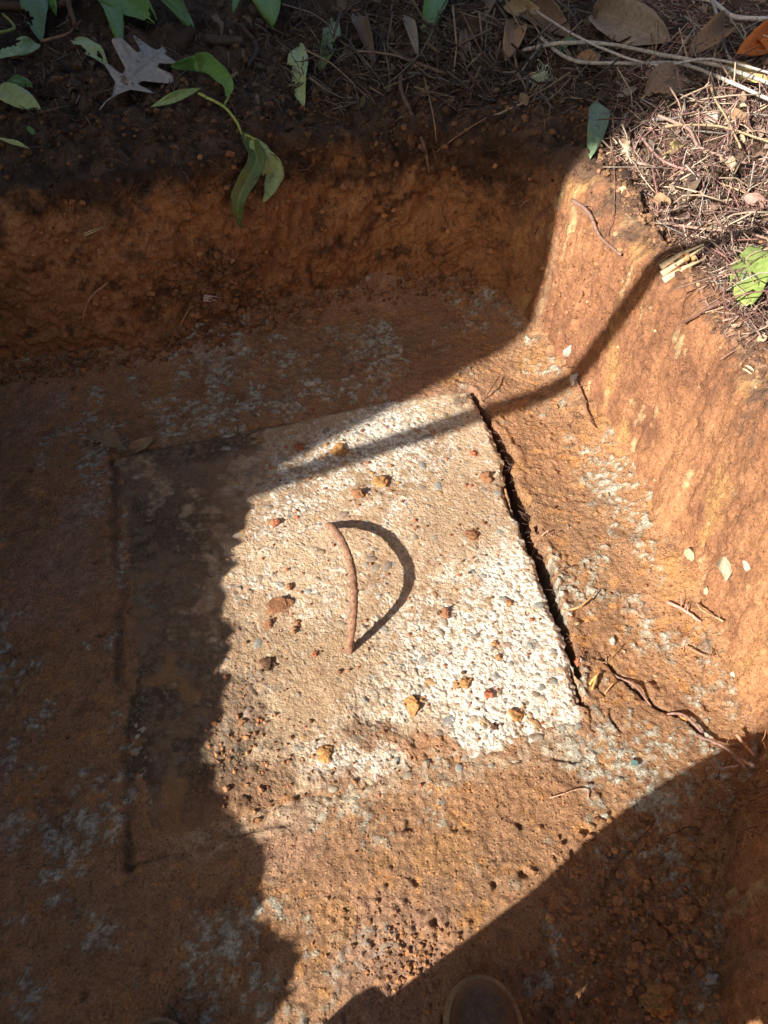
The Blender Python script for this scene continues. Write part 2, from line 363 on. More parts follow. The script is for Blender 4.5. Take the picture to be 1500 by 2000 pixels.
def build_floor():
    R = .0031; xs = np.arange(-1.22, .72, R); ys = np.arange(-.12, 1.96, R)
    X, Y = np.meshgrid(xs, ys); d = outline_dist(X, Y)
    q0 = [TL, TR, BR, BL]; ins = np.minimum.reduce([((X - a.x) * (b - a).y - (Y - a.y) * (b - a).x) / (b - a).length for a, b in zip(q0, q0[1:] + q0[:1])])
    z, col = floor_z(X, Y, d, 1 - ss(-.16, -.0, ins))
    # under the slab the soil drops away; along its near edge soil laps over it
    q = [TL, TR, BR, BL]
    def side(a, b): e = b - a; L = e.length; return ((X - a.x) * e.y - (Y - a.y) * e.x) / L     # + inside for clockwise
    top, rgt, bot, lef = side(TL, TR), side(TR, BR), side(BR, BL), side(BL, TL)
    wob = .012 * fbm(X, Y, sc=14, o=4, seed=101)
    lap = ss(.085, .0, bot + wob * 1.5)
    inside = np.minimum.reduce([top, rgt, bot, lef])
    sink = np.minimum(ss(.000, .010, np.minimum(top, rgt)), ss(.005, .11, lef + wob * 1.3)) * (1 - lap) * ss(-.004, .004, np.minimum.reduce([top, rgt, lef]))
    z = z * (1 - .5 * lap) + lap * .003 + .003 * ss(.05, .0, np.abs(lef)) * ss(-.05, .05, np.minimum(top, bot))
    leftlap = ss(.30, .0, lef) * ss(-.1, .1, np.minimum(top, bot))
    z = np.where(inside > -.002, z - .045 * sink ** 2.2, z)
    dust = ss(-.035, .004, bot + .8 * wob) * (bot < .03) * ss(-.02, .12, np.minimum(lef, rgt + .05)) * ss(-.5, .5, fbm(X, Y, sc=55, o=4, seed=151, g=.75)); col = mixc(col, (.62, .48, .33), .55 * dust)
    # trench by the right edge
    dd, fr, sd = segdist(X, Y, crackL)
    wid = np.interp(fr, np.linspace(0, 1, len(crackW)), crackW) * (1 + .55 * fbm(X, Y, sc=20, o=5, seed=7, g=.65))
    outside = sd > 0
    k = np.where(outside, ss(wid, wid * .72, dd), ss(.008, .0, dd)) * (fr > .001) * (fr < .999)
    z = z - .060 * k; col = mixc(col, (.10, .055, .032), .8 * k)
    # lips of the trench stand up a little
    z = z + .004 * np.exp(-((dd - wid * 1.3) / .012) ** 2) * outside
    # thin grooves on the other sides
    for pts, wd_, dp in (([TL, TL.lerp(TR, .55), TL.lerp(TR, 1)], .013, .022), ([TL, TL.lerp(BL, .5), BL], .015, .009), ([BL, BL.lerp(BR, .3)], .005, .004)):
        jx = X + .012 * vn(X * 12, Y * 12, seed=14) + .004 * vn(X * 45, Y * 45, seed=18); jy = Y + .012 * vn(X * 12, Y * 12, seed=15) + .004 * vn(X * 45, Y * 45, seed=19)
        gd, gf, gs = segdist(jx, jy, pts); kk = ss(wd_, wd_ * .1, gd * (1 + .5 * vn(X * 70, Y * 70, seed=17))) * np.clip(.80 + .6 * fbm(X, Y, sc=8, o=3, seed=16), .25, 1)
        z = z - dp * kk; col = mixc(col, (.11, .07, .045), .6 * np.clip(kk, 0, 1))
    # drying cracks running off the slab's corners
    for pts in ([(1165, 1335), (1190, 1370), (1200, 1410), (1225, 1440)], [(1130, 1320), (1150, 1360), (1145, 1400)], [(1140, 770), (1160, 820), (1165, 840)], [(1050, 700), (1080, 720), (1090, 700)],
                [(1000, 1490), (1060, 1482), (1110, 1488), (1140, 1478)], [(890, 1625), (905, 1640), (905, 1665)]):
        gd, gf, gs = segdist(X + .006 * vn(X * 40, Y * 40, seed=24), Y + .006 * vn(X * 40, Y * 40, seed=25), [P(*p).xy for p in pts])
        kk = ss(.0034, .0008, gd) * ss(-.5, .1, vn(X * 45, Y * 45, seed=26)); z = z - .006 * kk; col = mixc(col, (.14, .075, .045), .6 * kk)
    gd, gf, gs = segdist(X + .003 * vn(X * 60, Y * 60, seed=27), Y + .003 * vn(X * 60, Y * 60, seed=28), [P(*p).xy for p in ((1184, 1292), (1200, 1310), (1240, 1346), (1290, 1384), (1332, 1398), (1366, 1430), (1380, 1446))])
    kk = ss(.006, .001, gd); z = z - .012 * kk; col = mixc(col, (.12, .065, .04), .7 * kk)
    # crumbly zones
    z = z + .0016 * fbm(X, Y, sc=170, o=2, seed=131)
    crum = blob(X, Y, 450, 1450, .06) + blob(X, Y, 1290, 1800, .14) + .8 * blob(X, Y, 800, 1880, .10)
    wd2, a, b = worley(X, Y, 85, 141); z = z + np.where(a < .35 * np.clip(crum, 0, 1), .007 * np.sqrt(np.clip(.2 - wd2 ** 2, 0, 1)) * (.5 + b), 0)
    wd2, a, b = worley(X, Y, 45, 145); z = z - np.where(a < .14 * np.clip(crum, 0, 1) , .007 * ss(.34, .12, wd2 + .12 * vn(X * 150, Y * 150, seed=146)), 0)
    # grid to mesh, dropping cells beyond the outline and deep under the slab
    ny, nx = X.shape; V = np.stack([X, Y, z], -1).reshape(-1, 3)
    I = np.arange(nx * ny).reshape(ny, nx)
    keep = (d > -.035) & ~((np.minimum(top, rgt) > .02) & (lef > .15) & (bot > .15))
    kf = keep[:-1, :-1] & keep[1:, :-1] & keep[:-1, 1:] & keep[1:, 1:]
    F = np.stack([I[:-1, :-1], I[:-1, 1:], I[1:, 1:], I[1:, :-1]], -1)[kf]
    used = np.zeros(len(V), bool); used[F.ravel()] = True; idx = np.cumsum(used) - 1
    return mesh_np('pit_floor', V[used], idx[F], col.reshape(-1, 3)[used], M_SOIL, kind='structure')
build_floor()
# coarse near part of the floor, behind the frame, joined on under the fine part
mb = MB(); mb.box(-1.0, .5, -.66, -.11, -.05, -.002, c=tuple(BROWN)); mb.build('pit_floor', M_SOIL, kind='structure')

# ------------------------------------------------------------------ walls and ground ribbon
def build_ribbon():
    nt_ = len(OX)
    zr = WALL_H + .018 * fbm(OX, OY, sc=5, o=3, seed=201) + .012 * vn(OX * 26, OY * 26, seed=203) * (1 - .75 * ((OX < -.55) & (OY < 1.0)))
    left = ((OX < -.55) & (OY < 1.0)).astype(float)
    zr = zr + left * (.012 * ss(.15, -.1, OY) + .007) * fbm(OX, OY, sc=9, o=6, seed=207, g=.78) + left * .01
    zr = zr + .10 * ss(.30, .42, OX) * ss(.75, .45, OY) * 0
    hs = np.concatenate([np.linspace(-.04, .97, 118), [.99]])          # wall rows as share of height
    ds = np.concatenate([np.arange(.004, .9, .0058), .9 * 1.09 ** np.arange(0, 48)])
    rows = len(hs) + len(ds)
    U = np.zeros((rows, nt_)); Z = np.zeros((rows, nt_)); D = np.zeros((rows, nt_))
    farness = ss(1.2, 1.6, OY) * ss(.42, .25, OX)
    rightw = ss(.25, .42, OX) * ss(-.1, .2, OY) * (1 - farness)
    # sideways profile: cut face leaning back a little, its lip rounded
    for i, h in enumerate(hs):
        b = .008 + .012 * rightw + .025 * farness
        U[i] = b * np.clip(h, 0, 1) + .03 * np.clip((h - .86) / .14, 0, 1) ** 2.2 * (.4 + rightw); Z[i] = h * zr
    lipU = U[len(hs) - 1].copy()
    for j, d in enumerate(ds):
        i = len(hs) + j; U[i] = lipU + d; D[i] = d
        Z[i] = zr * (1 - np.exp(-((d + .03) / .02)) * .03) + .05 * (1 - np.exp(-d / .5)) * (.3 + farness)
    X = OX + NX * U; Y = OY + NY * U
    wallm = ss(.035, .0, D)
    # --- wall roughness, pushed along the outward normal
    rough = -.022 * fbm(X, Y, Z, sc=7, o=3, seed=211) - .013 * fbm(X, Y, Z, sc=24, o=5, seed=221, g=.68) - .008 * np.abs(fbm(X, Y, Z, sc=15, o=3, seed=223))
    streak = .0030 * fbm(X * 1.0, Y * 1.0, Z * .10, sc=60, o=3, seed=231, g=.7) + .0025 * fbm(X, Y, Z * .5, sc=40, o=4, seed=233, g=.75) + .011 * fbm(X, Y, Z * .4, sc=5, o=3, seed=235)
    u2 = ts[None, :] + 0 * Z
    spade = ((u2 + .02 * vn(Z * 6, u2 * 2, seed=238)) / .115) % 1.0; sj = _h(np.floor(u2 / .115), np.zeros_like(u2), np.zeros_like(u2), 239); streak = streak + .007 * (np.abs(spade - .5) * 2) ** 3 * (.4 + sj) - .004 * sj * ss(.2, .5, Z / WALL_H - .3 * sj)
    wd, a, b = worley(u2, Z, 55, 241); clod = np.where(a < .30 + .35 * vn(X * 6, Y * 6, Z * 6, seed=12), np.sqrt(np.clip(.22 * (.3 + b) - wd ** 2, 0, 1)), 0)
    wd3, a3, b3 = worley(u2, Z, 22, 244); clod3 = np.where(a3 < .20, np.sqrt(np.clip(.14 - wd3 ** 2, 0, 1)), 0)
    fine = .0045 * fbm(X, Y, Z, sc=75, o=4, seed=251, g=.75)
    disp = (1 - rightw * .82) * rough + rightw * streak - (1 - rightw * .9) * (1 - ss(.0, .2, OX)) * (.010 * clod + .014 * clod3) - fine
    hf = Z / WALL_H
    humz = hf + .15 * fbm(X, Y, Z, sc=6, o=3, seed=261) + .17 * fbm(X, Y, Z, sc=28, o=4, seed=265, g=.7)
    humz = humz + .17 * ss(-.15, .25, X) * farness
    hum = ss(.68, 1.0, humz) * (1 - rightw) + ss(.90, 1.06, humz) * rightw
    disp = disp - hum * .012 * fbm(X, Y, Z, sc=38, o=3, seed=271, g=.7) * (1 - .5 * rightw)
    taper = ss(-.02, .05, hf)
    X = X + NX * disp * wallm * taper; Y = Y + NY * disp * wallm * taper
    # --- ground roughness
    gm = 1 - wallm
    gz = .020 * fbm(X, Y, sc=5, o=3, seed=281) + .012 * fbm(X, Y, sc=18, o=4, seed=285, g=.6) + .006 * fbm(X, Y, sc=70, o=3, seed=289)
    wd, a, b = worley(X, Y, 40, 291); gz = gz + ((X > -.55) | (Y > 1.0)) * np.where(a < .25 + .3 * vn(X * 5, Y * 5, seed=293), .016 * np.sqrt(np.clip(.2 * (.4 + b) - wd ** 2, 0, 1)), 0)
    gz = gz + .05 * np.clip(D - 1.2, 0, 40) ** .5 * fbm(X, Y, sc=.5, o=2, seed=295)
    nc = P(1318, 452, WALL_H); nd = np.hypot((X - nc.x) * .8 + (Y - nc.y) * .5, (Y - nc.y) * .85 - (X - nc.x) * .5); gz = gz - .055 * np.exp(-(nd / .032) ** 2)
    Z = Z + gz * gm + wallm * hum * .006 * fbm(X, Y, sc=60, o=2, seed=299)
    # --- colour
    t1 = fbm(X, Y, Z * .8, sc=5, o=4, seed=301) * .5 + .5; t2 = fbm(X, Y, Z, sc=19, o=4, seed=305, g=.6)
    base = mixc(np.broadcast_to(np.array((.33, .14, .055)), X.shape + (3,)), (.44, .205, .085), np.clip(t1 * 1.15 + .25 * t2, 0, 1))
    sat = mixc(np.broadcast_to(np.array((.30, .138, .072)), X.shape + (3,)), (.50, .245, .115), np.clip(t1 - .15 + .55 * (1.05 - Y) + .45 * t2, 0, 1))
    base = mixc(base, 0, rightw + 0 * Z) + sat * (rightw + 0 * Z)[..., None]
    och = ss(.5, .8, fbm(X, Y, Z * .35, sc=14, o=4, seed=311) + .1 * rightw); base = mixc(base, (.56, .32, .12), och * (.25 + .3 * rightw))
    och2 = ss(.66, .8, fbm(X, Y, Z * .3, sc=40, o=3, seed=316)) * rightw; base = mixc(base, (.70, .52, .28), och2 * .5)
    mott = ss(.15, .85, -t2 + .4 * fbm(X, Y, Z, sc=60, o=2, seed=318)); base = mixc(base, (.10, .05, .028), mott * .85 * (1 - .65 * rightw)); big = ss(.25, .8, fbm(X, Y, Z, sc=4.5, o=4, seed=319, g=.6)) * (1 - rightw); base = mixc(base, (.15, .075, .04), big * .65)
    vs_ = ss(.25, .7, fbm(X, Y, Z * .07, sc=60, o=3, seed=322, g=.7)) * rightw; base = mixc(base, (.22, .10, .05), vs_ * .45)
    gst = ss(.6, .85, fbm(X, Y, Z * .3, sc=8, o=3, seed=321)); base = mixc(base, (.30, .20, .12), gst * .5)
    humc = mixc(np.broadcast_to(np.array((.038, .022, .014)), X.shape + (3,)), (.115, .062, .036), np.clip(.5 + .6 * t2, 0, 1))
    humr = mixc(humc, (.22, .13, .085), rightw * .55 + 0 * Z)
    c = mixc(base, 0, hum) + humr * hum[..., None]
    litter = mixc(np.broadcast_to(np.array((.05, .032, .022)), X.shape + (3,)), (.15, .09, .058), np.clip(.5 + .7 * fbm(X, Y, sc=26, o=4, seed=331), 0, 1))
    c = c * (1 - gm[..., None]) + litter * gm[..., None]
    V = np.stack([X, Y, Z], -1); n = len(hs)
    # ribbon from row 0..n = pit wall ; n.. = ground
    def sheet(name, r0, r1, mat):
        v = V[r0:r1].reshape(-1, 3); k = r1 - r0; I = np.arange(k * nt_).reshape(k, nt_); J = np.roll(I, -1, 1)
        F = np.stack([I[:-1], J[:-1], J[1:], I[1:]], -1).reshape(-1, 4)
        return mesh_np(name, v, F, c[r0:r1].reshape(-1, 3), mat, kind='structure')
    cutrow = n + 5
    sheet('pit_wall', 0, cutrow + 1, M_WALLSOIL); sheet('ground', cutrow, rows, M_SOIL)
build_ribbon()

# ------------------------------------------------------------------ concrete lid
def build_slab():
    lid = empty('concrete_lid', (*TL.lerp(BR, .5), 0), label='rough pebbly concrete lid with a rusty loop handle, half in shadow on the pit floor', cat='concrete lid')
    org = np.array(lid.location)
    n = 540; m = 10
    s = np.linspace(0, 1, n); s = np.concatenate([np.zeros(m), s, np.ones(m)]); drop = np.concatenate([np.linspace(1, 0, m, endpoint=False), np.zeros(n), np.linspace(0, 1, m + 1)[1:]])
    Sx, Tt = np.meshgrid(s, s); Dx, Dt = np.meshgrid(drop, drop); dr = np.maximum(Dx, Dt)
    X = (TL.x * (1 - Sx) + TR.x * Sx) * (1 - Tt) + (BL.x * (1 - Sx) + BR.x * Sx) * Tt
    Y = (TL.y * (1 - Sx) + TR.y * Sx) * (1 - Tt) + (BL.y * (1 - Sx) + BR.y * Sx) * Tt
    c = TL.lerp(BR, .5)
    # follow the crack on the right, bulge at the top, broken edge
    e_r = ss(.80, 1.0, Sx); e_t = ss(.15, .0, Tt); e_l = ss(.12, 0, Sx); e_b = ss(.88, 1, Tt)
    jag = .006 * fbm(X, Y, dr * .05, sc=28, o=4, seed=401, g=.7)
    jag2 = .003 * vn(X * 120, Y * 120, dr * 8, seed=405)
    chip = .016 * ss(.3, .9, fbm(X, Y, sc=12, o=2, seed=409))
    rd = (TR - TL).normalized(); dd = (TL - BL).normalized()
    bow = -.016 * np.sin(np.pi * np.clip(Tt / .42, 0, 1))
    lj = (e_l * 1.0) * (jag + .006 * fbm(X, Y, sc=7, o=2, seed=415)); X = X - rd.x * lj; Y = Y - rd.y * lj; bj = e_b * 2 * jag; X = X + dd.x * bj; Y = Y + dd.y * bj
    X = X + rd.x * e_r * (jag + jag2 - chip * .6 - bow) + dd.x * e_t * (jag + .018 * np.sin(np.pi * np.clip((Sx - .45) / .55, 0, 1)))
    Y = Y + rd.y * e_r * (jag + jag2 - chip * .6 - bow) + dd.y * e_t * (jag + .018 * np.sin(np.pi * np.clip((Sx - .45) / .55, 0, 1)))
    z = .007 + .004 * fbm(X, Y, sc=5, o=3, seed=411)
    # rounded broken arris
    edge = np.minimum.reduce([Sx, 1 - Sx, Tt, 1 - Tt]) * .8
    z = z - .005 * ss(.75, 1, Tt); z = z - .007 * ss(.014, 0, edge) ** 1.5 - .05 * dr
    z = z - .007 * ss(.05, .0, (1 - Tt) + .02 * fbm(X, Y, sc=14, o=4, seed=413)) * ss(1.05, .8, Sx) - .014 * ss(.05, .0, Sx + .02 * fbm(X, Y, sc=14, o=4, seed=414))
    # --- mortar, gravel, soil film masks
    f1 = fbm(X, Y, sc=7, o=4, seed=421, g=.6); f2 = fbm(X, Y, sc=40, o=3, seed=425)
    white = .9 * blob(X, Y, 1120, 1500, .05) + .3 * blob(X, Y, 480, 1120, .06) + .95 * blob(X, Y, 1040, 1250, .14) + .8 * blob(X, Y, 990, 1120, .07) + .8 * blob(X, Y, 1080, 1390, .12) + .75 * blob(X, Y, 760, 840, .12) + .6 * blob(X, Y, 640, 900, .10) + .55 * blob(X, Y, 850, 1320, .12) + .45 * blob(X, Y, 900, 1480, .07) + .4 * blob(X, Y, 620, 1500, .06) \
        + .45 * blob(X, Y, 560, 1010, .07) + .5 * blob(X, Y, 760, 1000, .06) + .5 * blob(X, Y, 700, 1480, .09) + .3 * blob(X, Y, 580, 1160, .10) + .45 * blob(X, Y, 930, 1440, .07) + .35 * blob(X, Y, 500, 1330, .05) + .35 * blob(X, Y, 640, 1180, .1)
    white = np.clip(white, 0, 1.1); f3 = fbm(X, Y, sc=95, o=3, seed=427, g=.8); wm = ss(.22, 1.08, white + .32 * f1 + .30 * f2 + .60 * f3 + .08)
    f3 = fbm(X, Y, sc=95, o=3, seed=427, g=.8)
    soil = blob(X, Y, 830, 1440, .045) * 1.1 + blob(X, Y, 700, 1440, .03) + .9 * blob(X, Y, 550, 1190, .028) + 1.1 * blob(X, Y, 430, 1540, .10) + 1.1 * blob(X, Y, 300, 1350, .2) + 1.1 * blob(X, Y, 310, 1050, .17) + .6 * blob(X, Y, 650, 1580, .06) + .9 * blob(X, Y, 900, 790, .03) + .7 * blob(X, Y, 760, 1430, .02)
    soil = soil + 1.1 * ss(.06, .0, 1 - Sx) * ss(.80, .92, Tt) + .30 * ss(.10, .01, 1 - Tt); soil = soil + .75 * ss(.10, .0, edge) * ss(.5, .2, Sx) * .8 + .5 * ss(.045, .0, 1 - Tt) + .8 * blob(X, Y, 400, 880, .12) + .5 * blob(X, Y, 500, 860, .05) + .5 * ss(.03, .0, 1 - Tt)  # far left blobs: soil that also paints in the shade there
    so_ = ss(.38, .95, soil + .28 * f1 + .30 * f2 + .22 * f3)
    tan = mixc(np.broadcast_to(np.array((.62, .44, .28)), X.shape + (3,)), (.38, .235, .135), np.clip(.42 + .7 * fbm(X, Y, sc=9, o=4, seed=431) + .5 * fbm(X, Y, sc=70, o=3, seed=433), 0, 1))
    col = mixc(tan, (.89, .835, .72), wm); stn = np.clip(blob(X, Y, 890, 1020, .10) + .8 * blob(X, Y, 640, 1250, .13) + .7 * blob(X, Y, 600, 1400, .1) + .5 * blob(X, Y, 600, 1080, .06), 0, 1); col = mixc(col, (.46, .31, .185), .75 * ss(.25, .95, stn + .35 * f1 + .35 * f2 + .2 * f3))
    grn = blob(X, Y, 840, 810, .05) + blob(X, Y, 1110, 1430, .06); col = mixc(col, (.62, .60, .36), .4 * grn * ss(-.2, .6, f2))
    # gravel cells: rounded stones rising from the mortar
    expo = np.clip(.30 + .45 * wm + .3 * f1, 0, 1) * (1 - so_)
    for sc_, amt, hgt, sd in ((42, .07, .0034, 445), (66, .15, .0026, 441), (118, .30, .0016, 451)):
        wd, a, b = worley(X, Y, sc_, sd); r = .24 + .22 * b
        hit = (a < amt * expo); k = np.where(hit, np.clip(1 - (wd / r) ** 2, 0, 1), 0)
        z = z + hgt * np.sqrt(k) * .62
        pc = np.stack([.30 + .30 * b, .255 + .25 * b, .19 + .19 * b], -1); ora = (b * 7 % 1) < .22
        pc = np.where(ora[..., None], np.array((.46, .27, .12)), pc); gy_ = (b * 13 % 1) < .3; pc = np.where(gy_[..., None], np.array((.30, .30, .27)), pc)
        col = col + (pc - col) * (ss(.0, .25, k) * .85)[..., None]
    # honeycomb pits where the mortar is weathered
    wd, a, b = worley(X + .004 * f3, Y + .004 * f2, 120, 461); hp = np.where(a < .62 * (.35 + wm), ss(.16 + .34 * b, .05, wd), 0) * (1 - so_); z = z - .0016 * hp; col = mixc(col, (.40, .27, .16), hp * .7)
    z = z + .0013 * fbm(X, Y, sc=120, o=3, seed=471, g=.75) * (.6 + .6 * wm)
    skin_ = ss(.1, .7, fbm(X, Y, sc=16, o=4, seed=475, g=.6)) * (1 - so_); col = mixc(col, (.80, .72, .58), skin_ * .45 * wm); col = mixc(col, (.50, .34, .20), .55 * ss(.30, .75, fbm(X, Y, sc=24, o=4, seed=477, g=.65)))
    # soil film on top, its base tone darkened to carry the left side's shade
    film = mixc(np.broadcast_to(np.array((.10, .070, .046)), X.shape + (3,)), (.27, .17, .105), np.clip(.45 + .6 * f1 + .5 * f2 + .3 * f3, 0, 1)); film = mixc(film, (.24, .235, .19), .6 * ss(.35, .8, fbm(X, Y, sc=60, o=4, seed=493, g=.75) + .3 * f1)); film = mixc(film, (.38, .195, .10), np.clip(blob(X, Y, 830, 1440, .06) + blob(X, Y, 550, 1190, .05), 0, 1)); film = mixc(film, tuple(CLAY), .55 * ss(.16, 0, 1 - Tt)); film = mixc(film, (.42, .22, .08), .6 * ss(.55, .9, fbm(X, Y, sc=13, o=4, seed=491)))
    z = z + so_ * (.0015 + .0025 * fbm(X, Y, sc=60, o=4, seed=481, g=.65)); col = mixc(col, 0, so_) + film * so_[..., None]
    col = mixc(col, (.22, .13, .08), np.clip(dr * 3, 0, 1) * .55)
    V = np.stack([X, Y, z], -1).reshape(-1, 3) - org
    k = len(s); I = np.arange(k * k).reshape(k, k)
    F = np.stack([I[:-1, :-1], I[1:, :-1], I[1:, 1:], I[:-1, 1:]], -1).reshape(-1, 4)
    C = np.concatenate([col, (np.clip(expo, 0, 1) * .9)[..., None]], -1).reshape(-1, 4)
    mesh_np('slab', V, F, C, M_SLAB, lid)
    return lid
LID = build_slab()
bpy.context.view_layer.update()
DG = bpy.context.evaluated_depsgraph_get()
def hit(u, v):
    d = ray(u, v).normalized(); ok, loc, nrm, *_ = S.ray_cast(DG, Vector((0, 0, CH)), d)
    if not ok: return P(u, v, WALL_H), Vector((0, 0, 1))
    if nrm.dot(d) > 0: nrm = -nrm
    return loc, nrm
def down(x, y, z=1.0):
    ok, loc, nrm, *_ = S.ray_cast(DG, Vector((x, y, z)), Vector((0, 0, -1)))
    return (loc, nrm if nrm.z > 0 else -nrm) if ok else (Vector((x, y, 0)), Vector((0, 0, 1)))
def depth(p): return (p.y * sT - (p.z - CH) * cT)
def px(p): return depth(p) / FPX        # metres per sheet pixel at p
# ------------------------------------------------------------------ loop handle on the lid
def smooth_path(p, per=6):
    p = [Vector(q) for q in p]; n = len(p); r = []
    for i in range(n - 1):
        a = p[max(i - 1, 0)]; b = p[i]; c = p[i + 1]; d = p[min(i + 2, n - 1)]
        for k in range(per):
            t = k / per; r.append(.5 * ((2 * b) + (c - a) * t + (2 * a - 5 * b + 4 * c - d) * t * t + (3 * b - a - 3 * c + d) * t ** 3))
    return r + [p[-1]]
hp = [(-.113, .990, -.012), (-.110, .976, .014), (-.098, .944, .044), (-.081, .899, .066), (-.067, .860, .0735), (-.058, .825, .0765), (-.053, .790, .0785), (-.051, .757, .075), (-.0515, .732, .066), (-.0545, .714, .046), (-.058, .702, .024), (-.061, .690, -.012)]
mb = MB(); pts = smooth_path(hp, 9); mb.tube([Vector(q) - LID.location for q in pts], .0068, .0066, 14, rough=.13)
mb.build('handle', M_RUST, LID)
# ------------------------------------------------------------------ stones and clods: six shared shapes
def lump(name, mat, seed, sub=2, amp=.25, fr=1.3, squash=(1, 1, 1)):
    bm = bmesh.new(); bmesh.ops.create_icosphere(bm, subdivisions=sub, radius=1)
    co = np.array([v.co[:] for v in bm.verts]); n = fbm(co[:, 0], co[:, 1], co[:, 2], sc=fr, o=3, seed=seed)
    co = co * (1 + amp * n)[:, None] * np.array(squash)
    for v, c in zip(bm.verts, co): v.co = c
    me = bpy.data.meshes.new(name); bm.to_mesh(me); bm.free(); me.polygons.foreach_set('use_smooth', [True] * len(me.polygons)); me.materials.append(mat); return me
PEB = [lump('pebble', M_STONE, 500 + i, 1 if i % 2 else 2, .12, .9) for i in range(6)]
CLD = [lump('soil_clod', M_CLOD, 520 + i, 3, .55, 2.2) for i in range(6)]
def place(me, name, loc, size, col, parent=None, rz=None, nrm=None, **kw):
    o = bpy.data.objects.new(name, me); COL.objects.link(o)
    q = (nrm or Vector((0, 0, 1))).to_track_quat('Z', 'Y'); e = q @ Matrix.Rotation(random.uniform(0, 6.3) if rz is None else rz, 3, 'Z').to_quaternion()
    o.rotation_mode = 'QUATERNION'; o.rotation_quaternion = e; o.scale = size
    if parent: o.parent = parent; loc = Vector(loc) - parent.location
    o.location = loc; o.color = (*col, 1); props(o, **kw); return o
PC = [(.32, .26, .19), (.26, .24, .20), (.38, .29, .19), (.24, .18, .13), (.42, .34, .25), (.38, .23, .12), (.27, .26, .23), (.34, .24, .18)]
big = [(670, 1006, 26, 7), (660, 1008, 12, 4), (725, 1091, 20, 3), (757, 1104, 31, 3), (733, 1108, 22, 0), (712, 1080, 15, 2), (716, 1020, 18, 6), (728, 1033, 16, 1), (824, 909, 24, 1), (835, 893, 14, 6), (932, 1098, 16, 7),
       (1003, 1487, 30, 4), (930, 1445, 20, 2), (862, 1518, 32, 3), (795, 1514, 24, 0), (720, 1500, 20, 2), (925, 1300, 16, 1), (1130, 1420, 18, 1), (925, 1405, 24, 4), (1098, 1422, 24, 1), (650, 1160, 12, 1), (487, 1158, 18, 2),
       (531, 1070, 14, 1), (483, 1390, 26, 7), (508, 1460, 20, 0), (1050, 1440, 26, 0), (960, 1495, 14, 1), (1058, 1365, 22, 4), (850, 1275, 14, 1), (898, 1500, 20, 6), (1080, 1330, 22, 1), (1030, 1375, 18, 2), (985, 1170, 18, 6), (650, 1540, 18, 0)]
for u, v, s, k in big:
    p, n = hit(u, v); r = s * px(p) * .5
    place(random.choice(PEB), 'pebble', p + Vector((0, 0, -r * .20)), (r * random.uniform(.95, 1.3), r * .85, r * .42), PC[k], LID)
cnt = 0
while cnt < 235:
    a = random.random(); b = random.random()
    if random.random() > (.25 + .75 * ss(.3, .9, np.array(a)) * ss(.2, .8, np.array(b)) + .3 * (b < .2)): continue
    a = .28 + .70 * a; b = .02 + .96 * b
    q = TL.lerp(TR, a).lerp(BL.lerp(BR, a), b); p, n = down(q.x, q.y, .3)
    if p.z > .03: continue
    r = random.choice((3.5, 4, 4.5, 5, 5.5, 6, 7, 9, 11)) * .00095 * random.uniform(.8, 1.1)
    place(random.choice(PEB), 'pebble', p + Vector((0, 0, -r * .22)), (r * random.uniform(1, 1.5), r, r * .40), random.choice(PC), LID); cnt += 1
